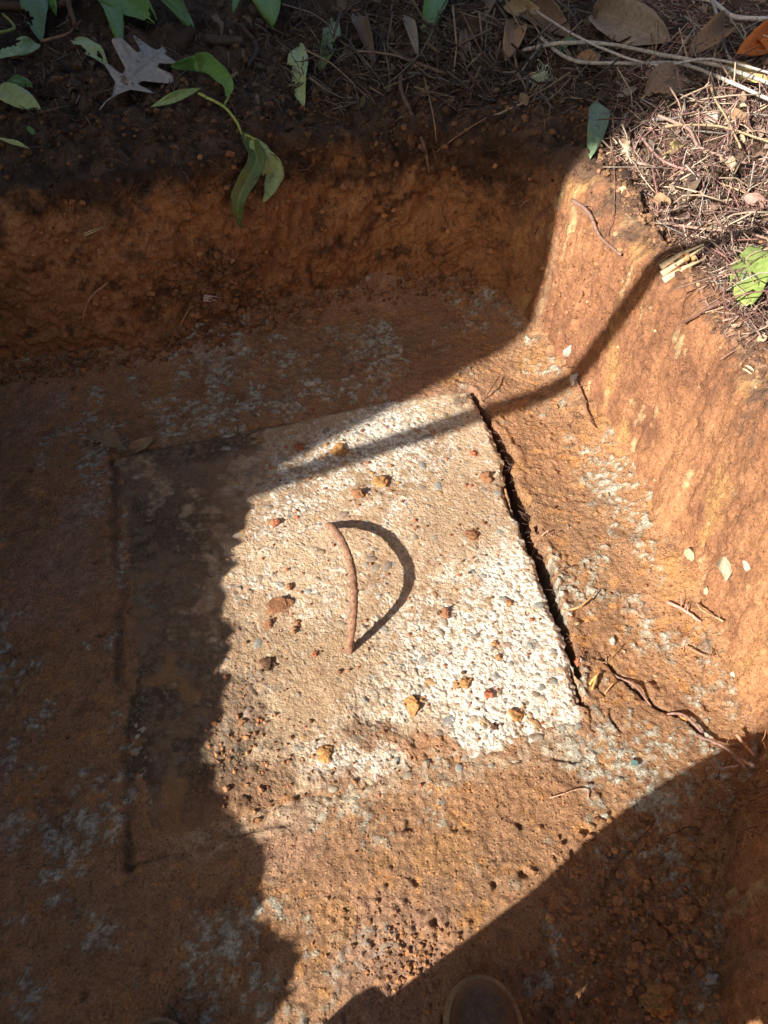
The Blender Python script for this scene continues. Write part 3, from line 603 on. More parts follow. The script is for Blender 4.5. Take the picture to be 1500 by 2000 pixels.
# ------------------------------------------------------------------ loose clods (things)
halo = []
ORG = (.40, .195, .09); BRN = (.27, .13, .065); OCH = (.44, .225, .085); RED = (.36, .13, .065); DRK = (.12, .065, .038)
for u, v, s, c, f, lb in [
    (741, 942, 34, OCH, .5, 'ochre clay clod on the lid, above the handle'),
    (661, 881, 32, OCH, .4, 'flat ochre clod on the lid just below the band of branch shadow'),
    (698, 968, 28, BRN, .5, 'brown crumbly clod between the ochre clod and the handle'),
    (538, 1023, 19, RED, .8, 'small round brick red clod at the shadow edge on the lid'),
    (584, 873, 18, RED, .6, 'small red clod near the far left corner of the sunlit concrete'),
    (551, 1188, 50, BRN, .12, 'wide flat patch-like brown clod left of the handle'),
    (519, 1297, 27, DRK, .6, 'dark crumpled clod on the lid, lower left of the handle'),
    (524, 1222, 20, BRN, .5, 'small brown clod below the wide flat clod'),
    (615, 1277, 13, RED, .7, 'tiny reddish clod just left of the handle foot'),
    (870, 1200, 22, BRN, .7, 'brown clod to the right of the handle shadow'),
    (948, 935, 30, BRN, .5, 'crumbly brown clod near the crack, largest of its cluster'),
    (925, 886, 15, RED, .7, 'small red clod beside the branch shadow near the crack'),
    (922, 1046, 28, BRN, .35, 'flat brown clod on the tan part right of the handle'),
    (966, 1258, 15, ORG, .8, 'orange crumb on white concrete, upper of a close pair'),
    (974, 1284, 14, ORG, .8, 'orange crumb on white concrete, lower of a close pair'),
    (908, 1333, 26, OCH, .5, 'ochre lump lying in the white gravelly concrete'),
    (954, 1356, 20, RED, .8, 'round red lump in the white gravelly concrete'),
    (965, 1421, 18, DRK, .6, 'dark little lump low on the white concrete'),
    (1008, 1398, 28, OCH, .6, 'orange tan clod at the lower right of the white concrete'),
    (799, 1380, 40, OCH, .12, 'flat orange clod just above the large brown soil patch'),
    (634, 1474, 36, OCH, .35, 'yellow ochre clod near the soil covered near edge of lid'),
    (994, 1118 + 60, 16, ORG, .7, 'small orange clod on the white concrete by the crack'),
    (1130, 1294, 17, RED, .8, 'red clod stuck in the lower end of the crack'),
    (1337, 1404, 24, OCH, .8, 'ochre lump sitting on the long thin root'),
    (478, 1565, 20, DRK, .5, 'dark little lump in a hole near the jagged shadow'),
    (1340, 1778, 42, ORG, .7, 'orange brown clod in the dark rubble beside the near wall'),
    (1280, 1832, 40, BRN, .7, 'brown clod in the photographer\'s shadow, middle of the rubble'),
    (1285, 1950, 62, OCH, .5, 'large flat ochre clod near the bottom of the rubble'),
    (1165, 1985, 44, BRN, .6, 'brown clod right of the boot'),
    (1235, 1880, 30, ORG, .7, 'small clod in the shade between two larger clods')]:
    p, n = hit(u, v); r = s * px(p) * .5 * (.84 if v < 1560 else 1); halo.append((u, v, s, c))
    place(random.choice(CLD), 'soil_clod', p + n * (r * f * .15), (r * 1.1, r, r * f), c, nrm=n, label=lb, cat='soil clod', group='clods of loose soil')
for u, v, s, c, f, nm, lb, cat in [
    (1115, 684, 26, (.50, .39, .32), .4, 'wood_chip', 'pale pinkish wood chip on clay at the foot of the sunlit wall', 'wood chip'),
    (1124, 740, 20, (.50, .44, .40), .8, 'stone', 'small whitish stone in the branch shadow where floor meets wall', 'stone'),
    (1421, 1106, 42, (.36, .30, .21), .5, 'stone', 'rough crusty pale stone in the lower sunlit wall', 'stone'),
    (1380, 1154, 18, (.50, .40, .25), .5, 'wood_chip', 'small pale chip below the crusty stone', 'wood chip'),
    (1458, 1104, 20, (.62, .42, .34), .5, 'wood_chip', 'pinkish chip right of the crusty stone', 'wood chip'),
    (1347, 1084, 34, (.52, .40, .24), .3, 'wood_chip', 'long cream coloured chip left of the crusty stone', 'wood chip'),
    (1225, 296, 32, (.68, .56, .36), .5, 'wood_chip', 'cream wood chip on the rim beside the upright grey green leaf', 'wood chip'),
    (1214, 372, 18, (.80, .56, .30), .6, 'wood_chip', 'small orange chip on the sunlit wall below the rim', 'wood chip'),
    (1196, 1252, 14, (.42, .40, .34), .7, 'stone', 'small grey stone on the floor right of the crack', 'stone'),
    (1432, 1316, 10, (.7, .6, .4), .7, 'stone', 'tiny pale stone near the foot of the sunlit wall', 'stone'),
    (1391, 236, 36, (.55, .44, .36), .5, 'wood_chip', 'pale bark piece in the sunlit twig litter', 'wood chip'),
    (1447, 62, 26, (.12, .09, .07), .8, 'stone', 'dark stone in the shade behind the pale canes', 'stone'),
    (1388, 1912, 26, (.34, .32, .28), .4, 'stone', 'pale grey stone at the foot of the dark near wall', 'stone'),
    (355, 95, 54, (.06, .038, .026), .8, 'soil_clod', 'dark clod of humus behind the oak leaf', 'soil clod')]:
    p, n = hit(u, v); r = s * px(p) * .5
    place(lump(nm, M_STONE, int(u), 2, .5, 2.2), nm, p + n * (r * f * .3), (r * 1.25, r * .8, r * f), c, nrm=n, label=lb, cat=cat)
# teal glass shard, splinter of pale wood
p, n = hit(1237, 1491); k = px(p)
mb = MB(); mb.add([(-7 * k, -5 * k, 0), (7 * k, -6 * k, 0), (8 * k, 3 * k, 0), (-3 * k, 6 * k, 0), (-7 * k, -5 * k, 2 * k), (7 * k, -6 * k, 2.5 * k), (8 * k, 3 * k, 2 * k), (-3 * k, 6 * k, 3 * k)],
              [(3, 2, 1, 0), (4, 5, 6, 7), (0, 1, 5, 4), (1, 2, 6, 5), (2, 3, 7, 6), (3, 0, 4, 7)], (.16, .42, .40))
o = mb.build('glass_shard', plain('teal_glaze', (.13, .24, .21), .25, 90, .2, .0003, .6), smooth=False); o.location = p + Vector((0, 0, .0015)); props(o, label='small teal green shard lying on the sunlit floor', cat='shard')
def splinter(a, b, wpx, col, label, lift=.006, n=7):
    A, na = hit(*a); B, nb = hit(*b); A = A + na * lift; B = B + nb * lift * 2; w_ = wpx * px(A); A = A + Vector((0, 0, .004)); ax = (B - A); L = ax.length; ax.normalize()
    sd = ax.cross((na + Vector((0, -.4, .6))).normalized()).normalized(); up = sd.cross(ax); mb = MB()
    for i in range(n):
        o_ = (i / (n - 1) - .5) * w_; l0 = random.uniform(0, .12) * L; l1 = L * random.uniform(.7, 1.05); q = A + sd * o_
        r = w_ / n * random.uniform(.65, 1.0)
        mb.tube([q + ax * l0, q + ax * (l0 + l1) * .5 + up * r * random.uniform(-.8, 1.2), q + ax * l1 + sd * r * random.uniform(-1.2, 1.2)], r, r * .25, 5, (np.array(col) * random.uniform(.75, 1.1)))
    return mb.build('wood_splinter', M_STUFF, origin=A, label=label, cat='wood splinter')
splinter((1292, 538), (1358, 484), 26, (.62, .48, .30), 'torn cream coloured wood splinter on the rim of the pit', lift=.014, n=3)
splinter((1345, 525), (1362, 478), 12, (.62, .36, .16), 'thin orange splinter beside the torn cream wood splinter', lift=.014, n=2)
splinter((392, 584), (432, 588), 9, (.62, .44, .38), 'pinkish sliver of wood stuck low in the shaded wall', n=3)
splinter((1455, 722), (1472, 735), 8, (.82, .68, .42), 'short pale sliver on the upper sunlit wall', n=2)
splinter((164, 463), (200, 444), 4, (.60, .50, .25), 'pale straw on the shaded wall', n=2)
# ------------------------------------------------------------------ leaves
def leaf_mesh(mb, A, B, W, nrm, arch=.06, fold=.18, curl=0.0, roll=0.0, shape='laurel', bites=(), torn=0, sway=0.0, ns=26, nt_=8, seed=0):
    ax = B - A; L = ax.length; axn = ax.normalized(); sd = axn.cross(nrm)
    sd = sd.normalized() if sd.length > .05 else axn.orthogonal().normalized()
    R = Matrix.Rotation(roll, 3, axn); sd = R @ sd; up = sd.cross(axn)
    V = []; Cc = []; idx = {}; keepv = {}
    rs = random.Random(seed)
    ph = rs.uniform(0, 6)
    for i in range(ns + 1):
        s = i / ns
        if shape == 'oak':
            env = math.sin(math.pi * min(1, s * .93 + .05)) ** .55; lob = .5 + .5 * math.cos(2 * math.pi * (3.1 * s - .42)); wd = env * (.32 + .68 * min(1, max(0, 1.5 * lob - .25)) ** .7) * (1 if s > .14 else .35)
        elif shape == 'round': wd = math.sin(math.pi * (s * .96 + .02)) ** .55
        elif shape == 'narrow': wd = math.sin(math.pi * (s * .98 + .01)) ** .9
        else: wd = math.sin(math.pi * (s ** .9 * .985 + .01)) ** .72
        for j in range(nt_ + 1):
            t = j / nt_ * 2 - 1
            e = 1 + (.022 * math.sin(s * 46 + ph) * abs(t) if shape != 'oak' else .10 * math.sin(s * 30 + t * 3 + ph))
            h = arch * L * math.sin(math.pi * s) + fold * W * abs(t) * wd * .5 + curl * W * (t * t) * wd * (.5 + .5 * math.sin(s * 5 + ph)) + .02 * L * math.sin(s * 9 + t * 2.5 + ph) * abs(t)
            fs = s + (.16 * abs(t) * (1 - s) if shape == 'oak' else 0) * wd
            p = A + ax * fs + sd * (W * .5 * wd * t * e + sway * L * math.sin(math.pi * s)) + up * h
            V.append(p[:]); Cc.append(((t + 1) / 2, s, (seed % 10) / 10))
    F = []
    for i in range(ns):
        for j in range(nt_):
            s = (i + .5) / ns; t = (j + .5) / nt_ * 2 - 1; ok = True
            for bs, bt, br in bites:
                if ((s - bs)) ** 2 + ((t - bt) * .32) ** 2 < (br * (1 + .25 * math.sin(s * 60 + t * 9))) ** 2: ok = False
            if torn and s > 1 - torn + .05 * math.sin(t * 8 + ph): ok = False
            if ok: a = i * (nt_ + 1) + j; F.append((a, a + 1, a + nt_ + 2, a + nt_ + 1))
    mb.add(V, F, np.array(Cc))
def leaf(bp, tp, wpx, col, label, mat=None, cat='leaf', name='fallen_leaf', lift=(.012, .012), parent=None, group=None, stalk=0, facing=.6, **kw):
    A, na = hit(*bp); B, nb = hit(*tp); A = A + na * lift[0]; B = B + nb * lift[1]; M_ = (A + B) / 2
    view = (Vector((0, 0, CH)) - M_).normalized(); nrm = (view * facing + (na + nb).normalized() * (1 - facing)).normalized()
    mb = MB(); W = wpx * px(M_); leaf_mesh(mb, A, B, W, nrm, seed=int(bp[0] * 7 + bp[1]) & 1023, **kw)
    org = A if parent is None else A
    o = mb.build(name, mat or M_LEAF, origin=tuple(A))
    if parent: o.parent = parent; o.location = Vector(A) - parent.location
    o.color = (*col, 1)
    md = o.modifiers.new('thickness', 'SOLIDIFY'); md.thickness = .0006
    if stalk:
        ax = (A - B).normalized(); m2 = MB(); L = stalk * px(A)
        m2.tube([Vector((0, 0, 0)) - ax * .01, ax * L * .5 + Vector((0, 0, .004)), ax * L], .0016, .0011, 5, tuple(np.array(col) * 1.2))
        m2.build('leaf_stalk', M_STUFF, o)
    props(o, label=label, cat=cat if not parent else None, group=group); return o
G1 = (.14, .29, .06); G2 = (.09, .20, .04); G3 = (.25, .36, .13); PALE = (.42, .52, .22); BLU = (.15, .26, .14); YG = (.30, .40, .10)
gl = 'green leaves round the rim'
leaf((168, -8), (290, 74), 78, G1, 'green leaf with a torn end, biggest of those above the oak leaf', group=gl, torn=.10, fold=.25, stalk=20, lift=(.05, .05), arch=.03)
leaf((185, 10), (233, 98), 40, G1, 'green leaf tip poking out under the torn leaf', group=gl, lift=(.03, .02))
leaf((248, -20), (386, 82), 50, G2, 'dark green pointed leaf right of the torn leaf', group=gl, lift=(.06, .04), fold=.35)
leaf((258, 30), (300, 45), 30, G2, 'small dark green leaf tucked under the pointed leaf', group=gl, lift=(.02, .03))
leaf((552, -30), (560, 86), 74, G1, 'broad green leaf hanging tip down at the top edge', group=gl, lift=(.06, .06), fold=.22, roll=.25)
leaf((85, -12), (78, 96), 52, BLU, 'dull bluish green leaf behind brown twigs in the far left corner', group=gl, lift=(.04, .02), bites=((.7, .8, .12),))
leaf((120, -10), (138, 40), 30, G1, 'short green leaf beside the brown branch', group=gl, lift=(.06, .04))
leaf((142, 88), (208, 143), 40, PALE, 'pale bitten leaf between the branch and the oak leaf', group=gl, bites=((.55, .9, .13), (.8, -.3, .08)), lift=(.015, .02))
leaf((72, 98), (-8, 126), 30, PALE, 'pale ragged leaf at the left edge, below the twigs', group=gl, bites=((.6, .8, .14),), lift=(.02, .02))
leaf((-12, 180), (73, 226), 46, PALE, 'pale green leaf lying on dark soil at the left edge', group=gl, bites=((.95, .5, .1),), lift=(.02, .02), fold=.1)
leaf((60, 178), (8, 168), 24, G2, 'small green leaf touching the pale leaf at the left edge', group=gl, lift=(.02, .02), shape='round')
leaf((385, 184), (281, 219), 17, G3, 'narrow pale green leaf under the oak leaf', group=gl, shape='narrow', fold=.5, lift=(.02, .02))
leaf((592, 94), (601, 212), 44, PALE, 'pale leaf stained with soil, standing up on the rim', group=gl, bites=((.5, 1.0, .12), (.72, .9, .10)), lift=(.03, .015), fold=.12)
leaf((648, 56), (618, 152), 36, (.16, .20, .05), 'yellow green leaf with brown edges behind the soil stained leaf', group=gl, bites=((.3, .9, .12), (.6, -.9, .14)), curl=.3, lift=(.03, .02))
leaf((486, -8), (462, 39), 20, G1, 'small narrow green leaf left of the broad hanging one', group=gl, lift=(.05, .03))
leaf((838, -30), (828, 82), 50, (.10, .26, .035), 'bright green blade in the shade right of the yellow green leaf', group=gl, lift=(.03, .01), fold=.4)
leaf((1136, 90), (1094, 120), 24, (.13, .27, .04), 'small bright green leaf caught in the pale canes', group=gl, lift=(.03, .02))
leaf((1164, 204), (1157, 309), 42, (.17, .25, .14), 'grey green leaf standing upright on the corner of the pit', group=gl, lift=(.012, .012), fold=.10, stalk=14, roll=-.3)
leaf((1490, 496), (1452, 600), 72, YG, 'large yellow green leaf lying on the sunlit litter', group=gl, lift=(.02, .02), shape='round', fold=.12, bites=((.1, -.9, .08),))
leaf((-6, 283), (63, 306), 10, PALE, 'thin grass-like leaf at the left edge under the rim', group=gl, shape='narrow', lift=(.02, .02))
leaf((68, 262), (60, 272), 9, (.08, .22, .05), 'first leaflet of a tiny seedling under the rim', group=gl, shape='round', lift=(.02, .02))
leaf((68, 262), (77, 270), 9, (.08, .22, .05), 'second leaflet of the tiny seedling, nearer the pit', group=gl, shape='round', lift=(.02, .02))
T1 = (.30, .25, .20); T2 = (.34, .21, .12); T3 = (.20, .14, .10); OR = (.55, .17, .045); YW = (.50, .38, .16)
dg = 'dead leaves on the rim'
leaf((220, 208), (332, 124), 122, (.42, .38, .34), 'grey brown lobed oak leaf on the dark rim', M_DEAD, name='oak_leaf', group=dg, shape='oak', ns=44, nt_=12, lift=(.025, .035), fold=.10, arch=.03, curl=.1, stalk=55)
leaf((1308, 94), (1160, 50), 72, (.27, .22, .18), 'large dull brown leaf curled on the shaded ground behind the canes', M_DEAD, group=dg, curl=.6, lift=(.03, .05), fold=.4)
leaf((1338, 160), (1254, 196), 74, (.36, .23, .15), 'broad tan leaf at the edge of the sunlit twigs', M_DEAD, group=dg, shape='round', curl=.15, lift=(.025, .02), bites=((.9, -.6, .14),))
leaf((1508, 88), (1420, 122), 58, OR, 'bright orange leaf at the right edge', M_DEAD, group=dg, curl=.3, lift=(.04, .04), fold=.3)
leaf((1510, 130), (1470, 100), 40, (.62, .22, .05), 'folded orange leaf tip at the right edge, the nearer one', M_DEAD, group=dg, curl=.5, lift=(.035, .05), fold=.3)
leaf((1338, 118), (1403, 84), 44, T2, 'curled brown leaf between the pale cane and the orange leaf', M_DEAD, group=dg, curl=.6, lift=(.02, .04))
leaf((995, 28), (1082, 52), 30, (.34, .26, .15), 'tan leaf in the shade above the hanging lichen', M_DEAD, group=dg, curl=.4, lift=(.03, .03))
leaf((1030, 20), (1120, 78), 56, T3, 'dull grey leaf behind the tan leaf', M_DEAD, group=dg, curl=.5, lift=(.02, .03))
leaf((1000, 58), (985, 132), 42, T2, 'brown leaf hanging over the rim left of the lichen', M_DEAD, group=dg, curl=.3, lift=(.02, .02))
leaf((1402, 146), (1496, 166), 30, YW, 'yellowish leaf piece among the sunlit canes', M_DEAD, group=dg, curl=.4, lift=(.03, .03))
leaf((790, 48), (818, 126), 22, T1, 'narrow grey leaf standing in the dark litter', M_DEAD, group=dg, fold=.7, lift=(.03, .02), shape='narrow')
leaf((908, 70), (897, 152), 20, T3, 'narrow brown leaf in the dark litter right of the grey one', M_DEAD, group=dg, fold=.7, lift=(.03, .02), shape='narrow')
leaf((704, 46), (730, 142), 30, T3, 'curled dark brown leaf by the root on the rim', M_DEAD, group=dg, curl=.6, lift=(.03, .02))
leaf((1200, 194), (1238, 182), 14, T1, 'small pale leaf scrap left of the broad tan leaf', M_DEAD, group=dg, lift=(.02, .02))
leaf((168, 852), (256, 884), 40, (.34, .23, .14), 'crumpled dead leaf at the far left corner of the lid', M_DEAD, cat='dead leaf', curl=.9, lift=(.008, .012), fold=.7, bites=((.5, .9, .14), (.25, -.9, .12), (.85, -.6, .1)))
leaf((240, 892), (306, 858), 22, (.34, .24, .14), 'rolled dead leaf in the groove beside the lid corner', M_DEAD, cat='dead leaf', curl=.7, lift=(.006, .008), fold=.8, shape='narrow')
for u, v, s_, a_, c_, lb in [(1280, 405, 44, .5, T2, 'small brown leaf scrap on the rim above the wood splinter'), (1350, 380, 50, 2.2, T3, 'dull leaf scrap in the shadow across the litter'), (1440, 245, 46, 1.0, T2, 'tan leaf scrap near the sunlit canes'),
                         (1320, 300, 40, 2.8, YW, 'straw coloured leaf scrap in the middle of the twig litter'), (1470, 395, 44, .2, (.4, .24, .2), 'pinkish leaf scrap at the right edge above the yellow green leaf'), (1405, 330, 40, 4.0, (.5, .33, .22), 'light brown leaf scrap in sunlit litter'),
                         (1150, 130, 46, .4, T2, 'brown leaf scrap under the pale canes'), (940, 30, 50, 2.0, T3, 'dark leaf scrap in the shade at the top'), (1230, 30, 60, 1.0, T3, 'dark leaf scrap behind the large dull leaf'),
                         (660, 20, 44, 3.0, T3, 'brown leaf scrap at the top, right of the broad green leaf'), (420, 60, 36, 1.4, T3, 'brown leaf scrap right of the dark pointed leaf'), (1060, 100, 40, 5.0, T1, 'greyish leaf scrap just above the lichen')]:
    dx, dy = math.cos(a_) * s_ / 2, math.sin(a_) * s_ / 2
    leaf((u - dx, v - dy), (u + dx, v + dy), s_ * .5, c_, lb, M_DEAD, name='leaf_scrap', cat='leaf scrap', curl=.4, lift=(.02, .02), shape='round', bites=((.8, .5, .2),), group='scraps of dead leaves')
# ------------------------------------------------------------------ stems, canes, roots
def path(pp, lifts=.01, per=5, wob=0.0):
    n = len(pp); lf = [lifts] * n if isinstance(lifts, (int, float)) else lifts; r = []
    for (u, v), l in zip(pp, lf):
        p, nn = hit(u, v); r.append(p + nn * l)
    r = smooth_path(r, per)
    if wob: r = [q + Vector((random.uniform(-wob, wob), random.uniform(-wob, wob), random.uniform(-wob, wob))) for q in r]
    return r
def stem(pp, r0, r1, col, name, label, cat, lifts=.01, group=None, wob=.0006, parent=None, side=0, n=7, rough=.1):
    pts = path(pp, lifts, wob=wob); k = px(pts[len(pts) // 2]); mb = MB(); mb.tube(pts, r0 * k, r1 * k, n, (1, 1, 1), rough)
    for i in range(side):
        a = random.randrange(1, len(pts) - 1); d = Vector((random.uniform(-1, 1), random.uniform(-1, 1), random.uniform(.1, .6))).normalized(); L = random.uniform(12, 34) * k
        mb.tube([pts[a], pts[a] + d * L * .5 + Vector((0, 0, .002)), pts[a] + d * L + Vector((random.uniform(-1, 1), random.uniform(-1, 1), -.3)) * L * .2], r0 * k * .4, r0 * k * .15, 4)
    o = mb.build(name, M_TWIG, origin=tuple(pts[0])); o.color = (*col, 1)
    if parent: o.parent = parent; o.location = Vector(pts[0]) - parent.location; return o
    props(o, label=label, cat=cat, group=group); return o
PG = (.46, .42, .37); BR = (.22, .13, .08); PK = (.38, .24, .19); TN = (.48, .34, .20); GY = (.28, .24, .21)
gp = 'pale canes across the litter'
stem([(1020, 112), (1100, 118), (1200, 116), (1300, 124), (1390, 158), (1520, 212)], 4.2, 3.6, PG, 'cane', 'long pale grey cane from the lichen to the right edge, upper of the pair', 'cane', .045, gp)
stem([(1050, 96), (1130, 128), (1220, 142), (1310, 143), (1400, 172), (1520, 226)], 3.6, 3.4, PG, 'cane', 'long pale grey cane running just below its twin', 'cane', .035, gp)
stem([(1040, 60), (1150, 118), (1260, 150), (1380, 150), (1520, 192)], 2.6, 2.4, (.55, .50, .45), 'cane', 'thin whitish cane weaving over the two grey ones', 'cane', .055, gp)
stem([(1384, 4), (1398, 50), (1412, 108), (1436, 158)], 3.6, 2.6, PG, 'cane', 'short upright pale cane crossing into the sun from a fork', 'cane', .02, gp)
stem([(1330, 4), (1384, 12), (1430, 42), (1520, 46)], 4.2, 4.6, (.66, .61, .56), 'cane', 'pale cane arching along the top right corner', 'cane', .015, gp)
stem([(1392, 112), (1400, 180), (1420, 240), (1450, 312)], 2.4, 1.8, TN, 'cane', 'thin tan cane leaning down across the sunlit litter', 'cane', .03, gp)
tw = 'separate twigs on the rim'
stem([(-10, 34), (60, 36), (120, 32), (175, 4)], 9, 7, (.14, .075, .045), 'branch', 'thick brown branch in the far left corner under the green leaves', 'branch', .03, side=3)
stem([(150, -6), (143, 30), (156, 68)], 7, 4, (.20, .10, .055), 'branch', 'short brown branch stub pointing down behind the bluish leaf', 'branch', .03)
stem([(-5, 88), (16, 68), (24, 44)], 3.4, 2.6, (.35, .38, .10), 'stem', 'yellow green stem at the left edge', 'stem', .03)
stem([(104, 86), (150, 74), (178, 50)], 3, 2, (.36, .19, .11), 'twig', 'reddish twig crossing below the bluish leaf', 'twig', .03, tw)
stem([(752, 92), (790, 122), (860, 158)], 4.5, 3.5, (.15, .10, .07), 'root', 'brown root crossing the dark litter towards the hanging root', 'root', .025)
stem([(790, 150), (782, 185), (800, 225), (818, 275), (846, 332)], 5, 2.6, (.19, .11, .07), 'root', 'brown root hanging down the far wall from the rim', 'root', .014, side=5)
stem([(838, 160), (838, 220), (848, 276)], 1.6, 1.2, (.3, .19, .12), 'root', 'thin hanging root right of the thick one', 'root', .02)
stem([(956, 233), (1022, 203)], 2.6, 2.2, (.36, .27, .18), 'twig', 'straight pale twig sticking out of the far wall', 'twig', (.004, .03), tw)
stem([(1122, 384), (1155, 420), (1182, 462), (1218, 502)], 4.4, 2.6, (.27, .16, .12), 'twig', 'dark twig lying against the corner of the sunlit wall', 'twig', .010, tw, side=5)
stem([(1184, 230), (1198, 330), (1200, 400), (1190, 460)], 1.3, .9, (.22, .12, .09), 'root', 'hair thin root down the wall below the grey green leaf', 'root', .006)
stem([(1296, 448), (1360, 456), (1440, 462), (1510, 484)], 3.2, 2.4, PK, 'twig', 'pinkish twig lying level above the yellow green leaf', 'twig', .015, tw)
stem([(1290, 232), (1340, 268), (1380, 300), (1450, 322)], 3.6, 2.4, PK, 'twig', 'knobbly pinkish twig in the middle of the sunlit litter', 'twig', .02, tw, side=4)
stem([(1240, 275), (1300, 320), (1350, 352), (1370, 372)], 3, 2, (.36, .2, .17), 'twig', 'reddish twig slanting down to the litter shadow', 'twig', .02, tw, side=3)
stem([(1284, 246), (1320, 234), (1334, 186)], 3, 1.6, GY, 'twig', 'grey forked twig in front of the broad tan leaf', 'twig', .03, tw, side=2)
stem([(1372, 560), (1412, 548), (1500, 520)], 1.8, 1.3, PK, 'twig', 'fine pink twig under the yellow green leaf', 'twig', .015, tw)
stem([(1300, 265), (1380, 262), (1500, 300)], 2.4, 2.0, TN, 'twig', 'long tan twig lying across the bright litter', 'twig', .03, tw, side=2)
stem([(1330, 350), (1420, 372), (1510, 420)], 2.2, 1.7, TN, 'twig', 'tan twig below the litter shadow, pointing right', 'twig', .02, tw, side=2)
stem([(1420, 640), (1465, 610), (1510, 560)], 2.0, 1.6, PK, 'twig', 'pink twig on the rim below the yellow green leaf', 'twig', .015, tw, side=2)
stem([(860, 296), (900, 260), (955, 235)], 1.6, 1.2, BR, 'twig', 'thin brown twig on the dark upper wall', 'twig', .012, tw)
stem([(480, 60), (492, 100), (488, 135)], 5, 4, (.09, .06, .045), 'twig', 'dark stub of twig left of the soil stained leaf', 'twig', .02, tw)
stem([(410, 88), (470, 92)], 9, 8, (.10, .07, .05), 'branch', 'short broken piece of dark branch beside the oak leaf', 'branch', .02)
stem([(445, 165), (470, 158)], 4, 3, (.38, .22, .10), 'twig', 'tiny orange brown twig right of the oak leaf', 'twig', .02, tw)
stem([(395, 555), (370, 600), (345, 650), (330, 680)], 1.3, .9, (.44, .27, .15), 'root', 'pale hair root low on the shaded wall', 'root', .006)
stem([(208, 552), (178, 585), (162, 622)], 2.0, 1.2, (.40, .24, .13), 'root', 'pale crooked root on the left of the shaded wall', 'root', .008)
RR = (.27, .155, .12)
stem([(1184, 1286), (1198, 1312), (1236, 1350), (1288, 1388), (1330, 1404), (1362, 1432), (1372, 1452), (1415, 1472), (1495, 1512)], 1.9, 3.4, RR, 'root', 'long reddish root crossing the sunlit floor to the near wall', 'root', (.004, .009, .010, .009, .010, .012, .016, .016, .02), side=4)
stem([(1166, 1294), (1186, 1290), (1216, 1266)], 1.8, 1.2, (.34, .2, .1), 'root', 'small root forking at the tip of the long reddish root', 'root', .005)
stem([(1305, 1178), (1340, 1196), (1372, 1220)], 3.4, 2.6, (.50, .28, .22), 'root', 'pink root at the foot of the sunlit wall', 'root', .006, side=4)
stem([(1360, 1184), (1385, 1196), (1420, 1204)], 2.6, 2, (.42, .27, .15), 'root', 'tan root right of the pink root', 'root', (.012, .02, .012), side=2)
stem([(1345, 1268), (1375, 1275), (1392, 1284)], 2.2, 1.4, (.40, .21, .12), 'root', 'short root below the pink root', 'root', (.012, .016, .008), side=5)
stem([(1104, 1196), (1128, 1188), (1154, 1168)], 2.8, 1.6, (.50, .28, .12), 'root', 'orange root poking out of the crack beside the lid', 'root', (.006, .012, .016))
stem([(1080, 1128), (1100, 1114), (1118, 1110)], 1.2, .8, (.12, .07, .05), 'root', 'fine dark root above the orange root at the crack', 'root', (.006, .012, .012))
stem([(1048, 1048), (1065, 1042), (1066, 1050)], 2, 1, (.5, .3, .2), 'root', 'curled pink root at the middle of the crack', 'root', .01)
stem([(1152, 1340), (1162, 1325), (1156, 1352)], 3.0, 2.2, (.56, .30, .10), 'root', 'orange curl of root below the end of the crack', 'root', (.004, .014, .006))
stem([(1182, 1360), (1192, 1336)], 2.2, 1, (.5, .26, .12), 'root', 'tiny orange root beside the curl', 'root', (.004, .014))
stem([(940, 796), (960, 768), (974, 742)], 2, 1, (.2, .1, .06), 'root', 'dark root at the far end of the crack', 'root', (.004, .014, .01))
stem([(1126, 748), (1140, 780), (1150, 810), (1163, 842)], 3.4, 1.2, (.24, .12, .07), 'root', 'dark root hanging in the corner by the whitish stone', 'root', .008, side=6)
stem([(1440, 1452), (1465, 1478), (1490, 1500)], 3.6, 2.6, (.52, .27, .15), 'root', 'thick orange root in the mass at the near wall', 'root', .02)
stem([(1465, 1500), (1480, 1492), (1510, 1506)], 4, 3, (.50, .32, .24), 'root', 'pink broken root end at the right edge above the shadow', 'root', .025)
stem([(1415, 1515), (1440, 1512), (1462, 1500)], 3, 2, (.50, .32, .24), 'root', 'short pink root just inside the shadow', 'root', .02)
stem([(1148, 1790), (1206, 1700), (1270, 1610)], 1.6, 1.2, (.16, .09, .05), 'root', 'long thin root across the dark rubble', 'root', .006)
stem([(1070, 1560), (1140, 1540), (1148, 1562)], 1.4, 1, (.5, .3, .18), 'root', 'fine bent root on the sunlit floor near the shadow', 'root', .004)
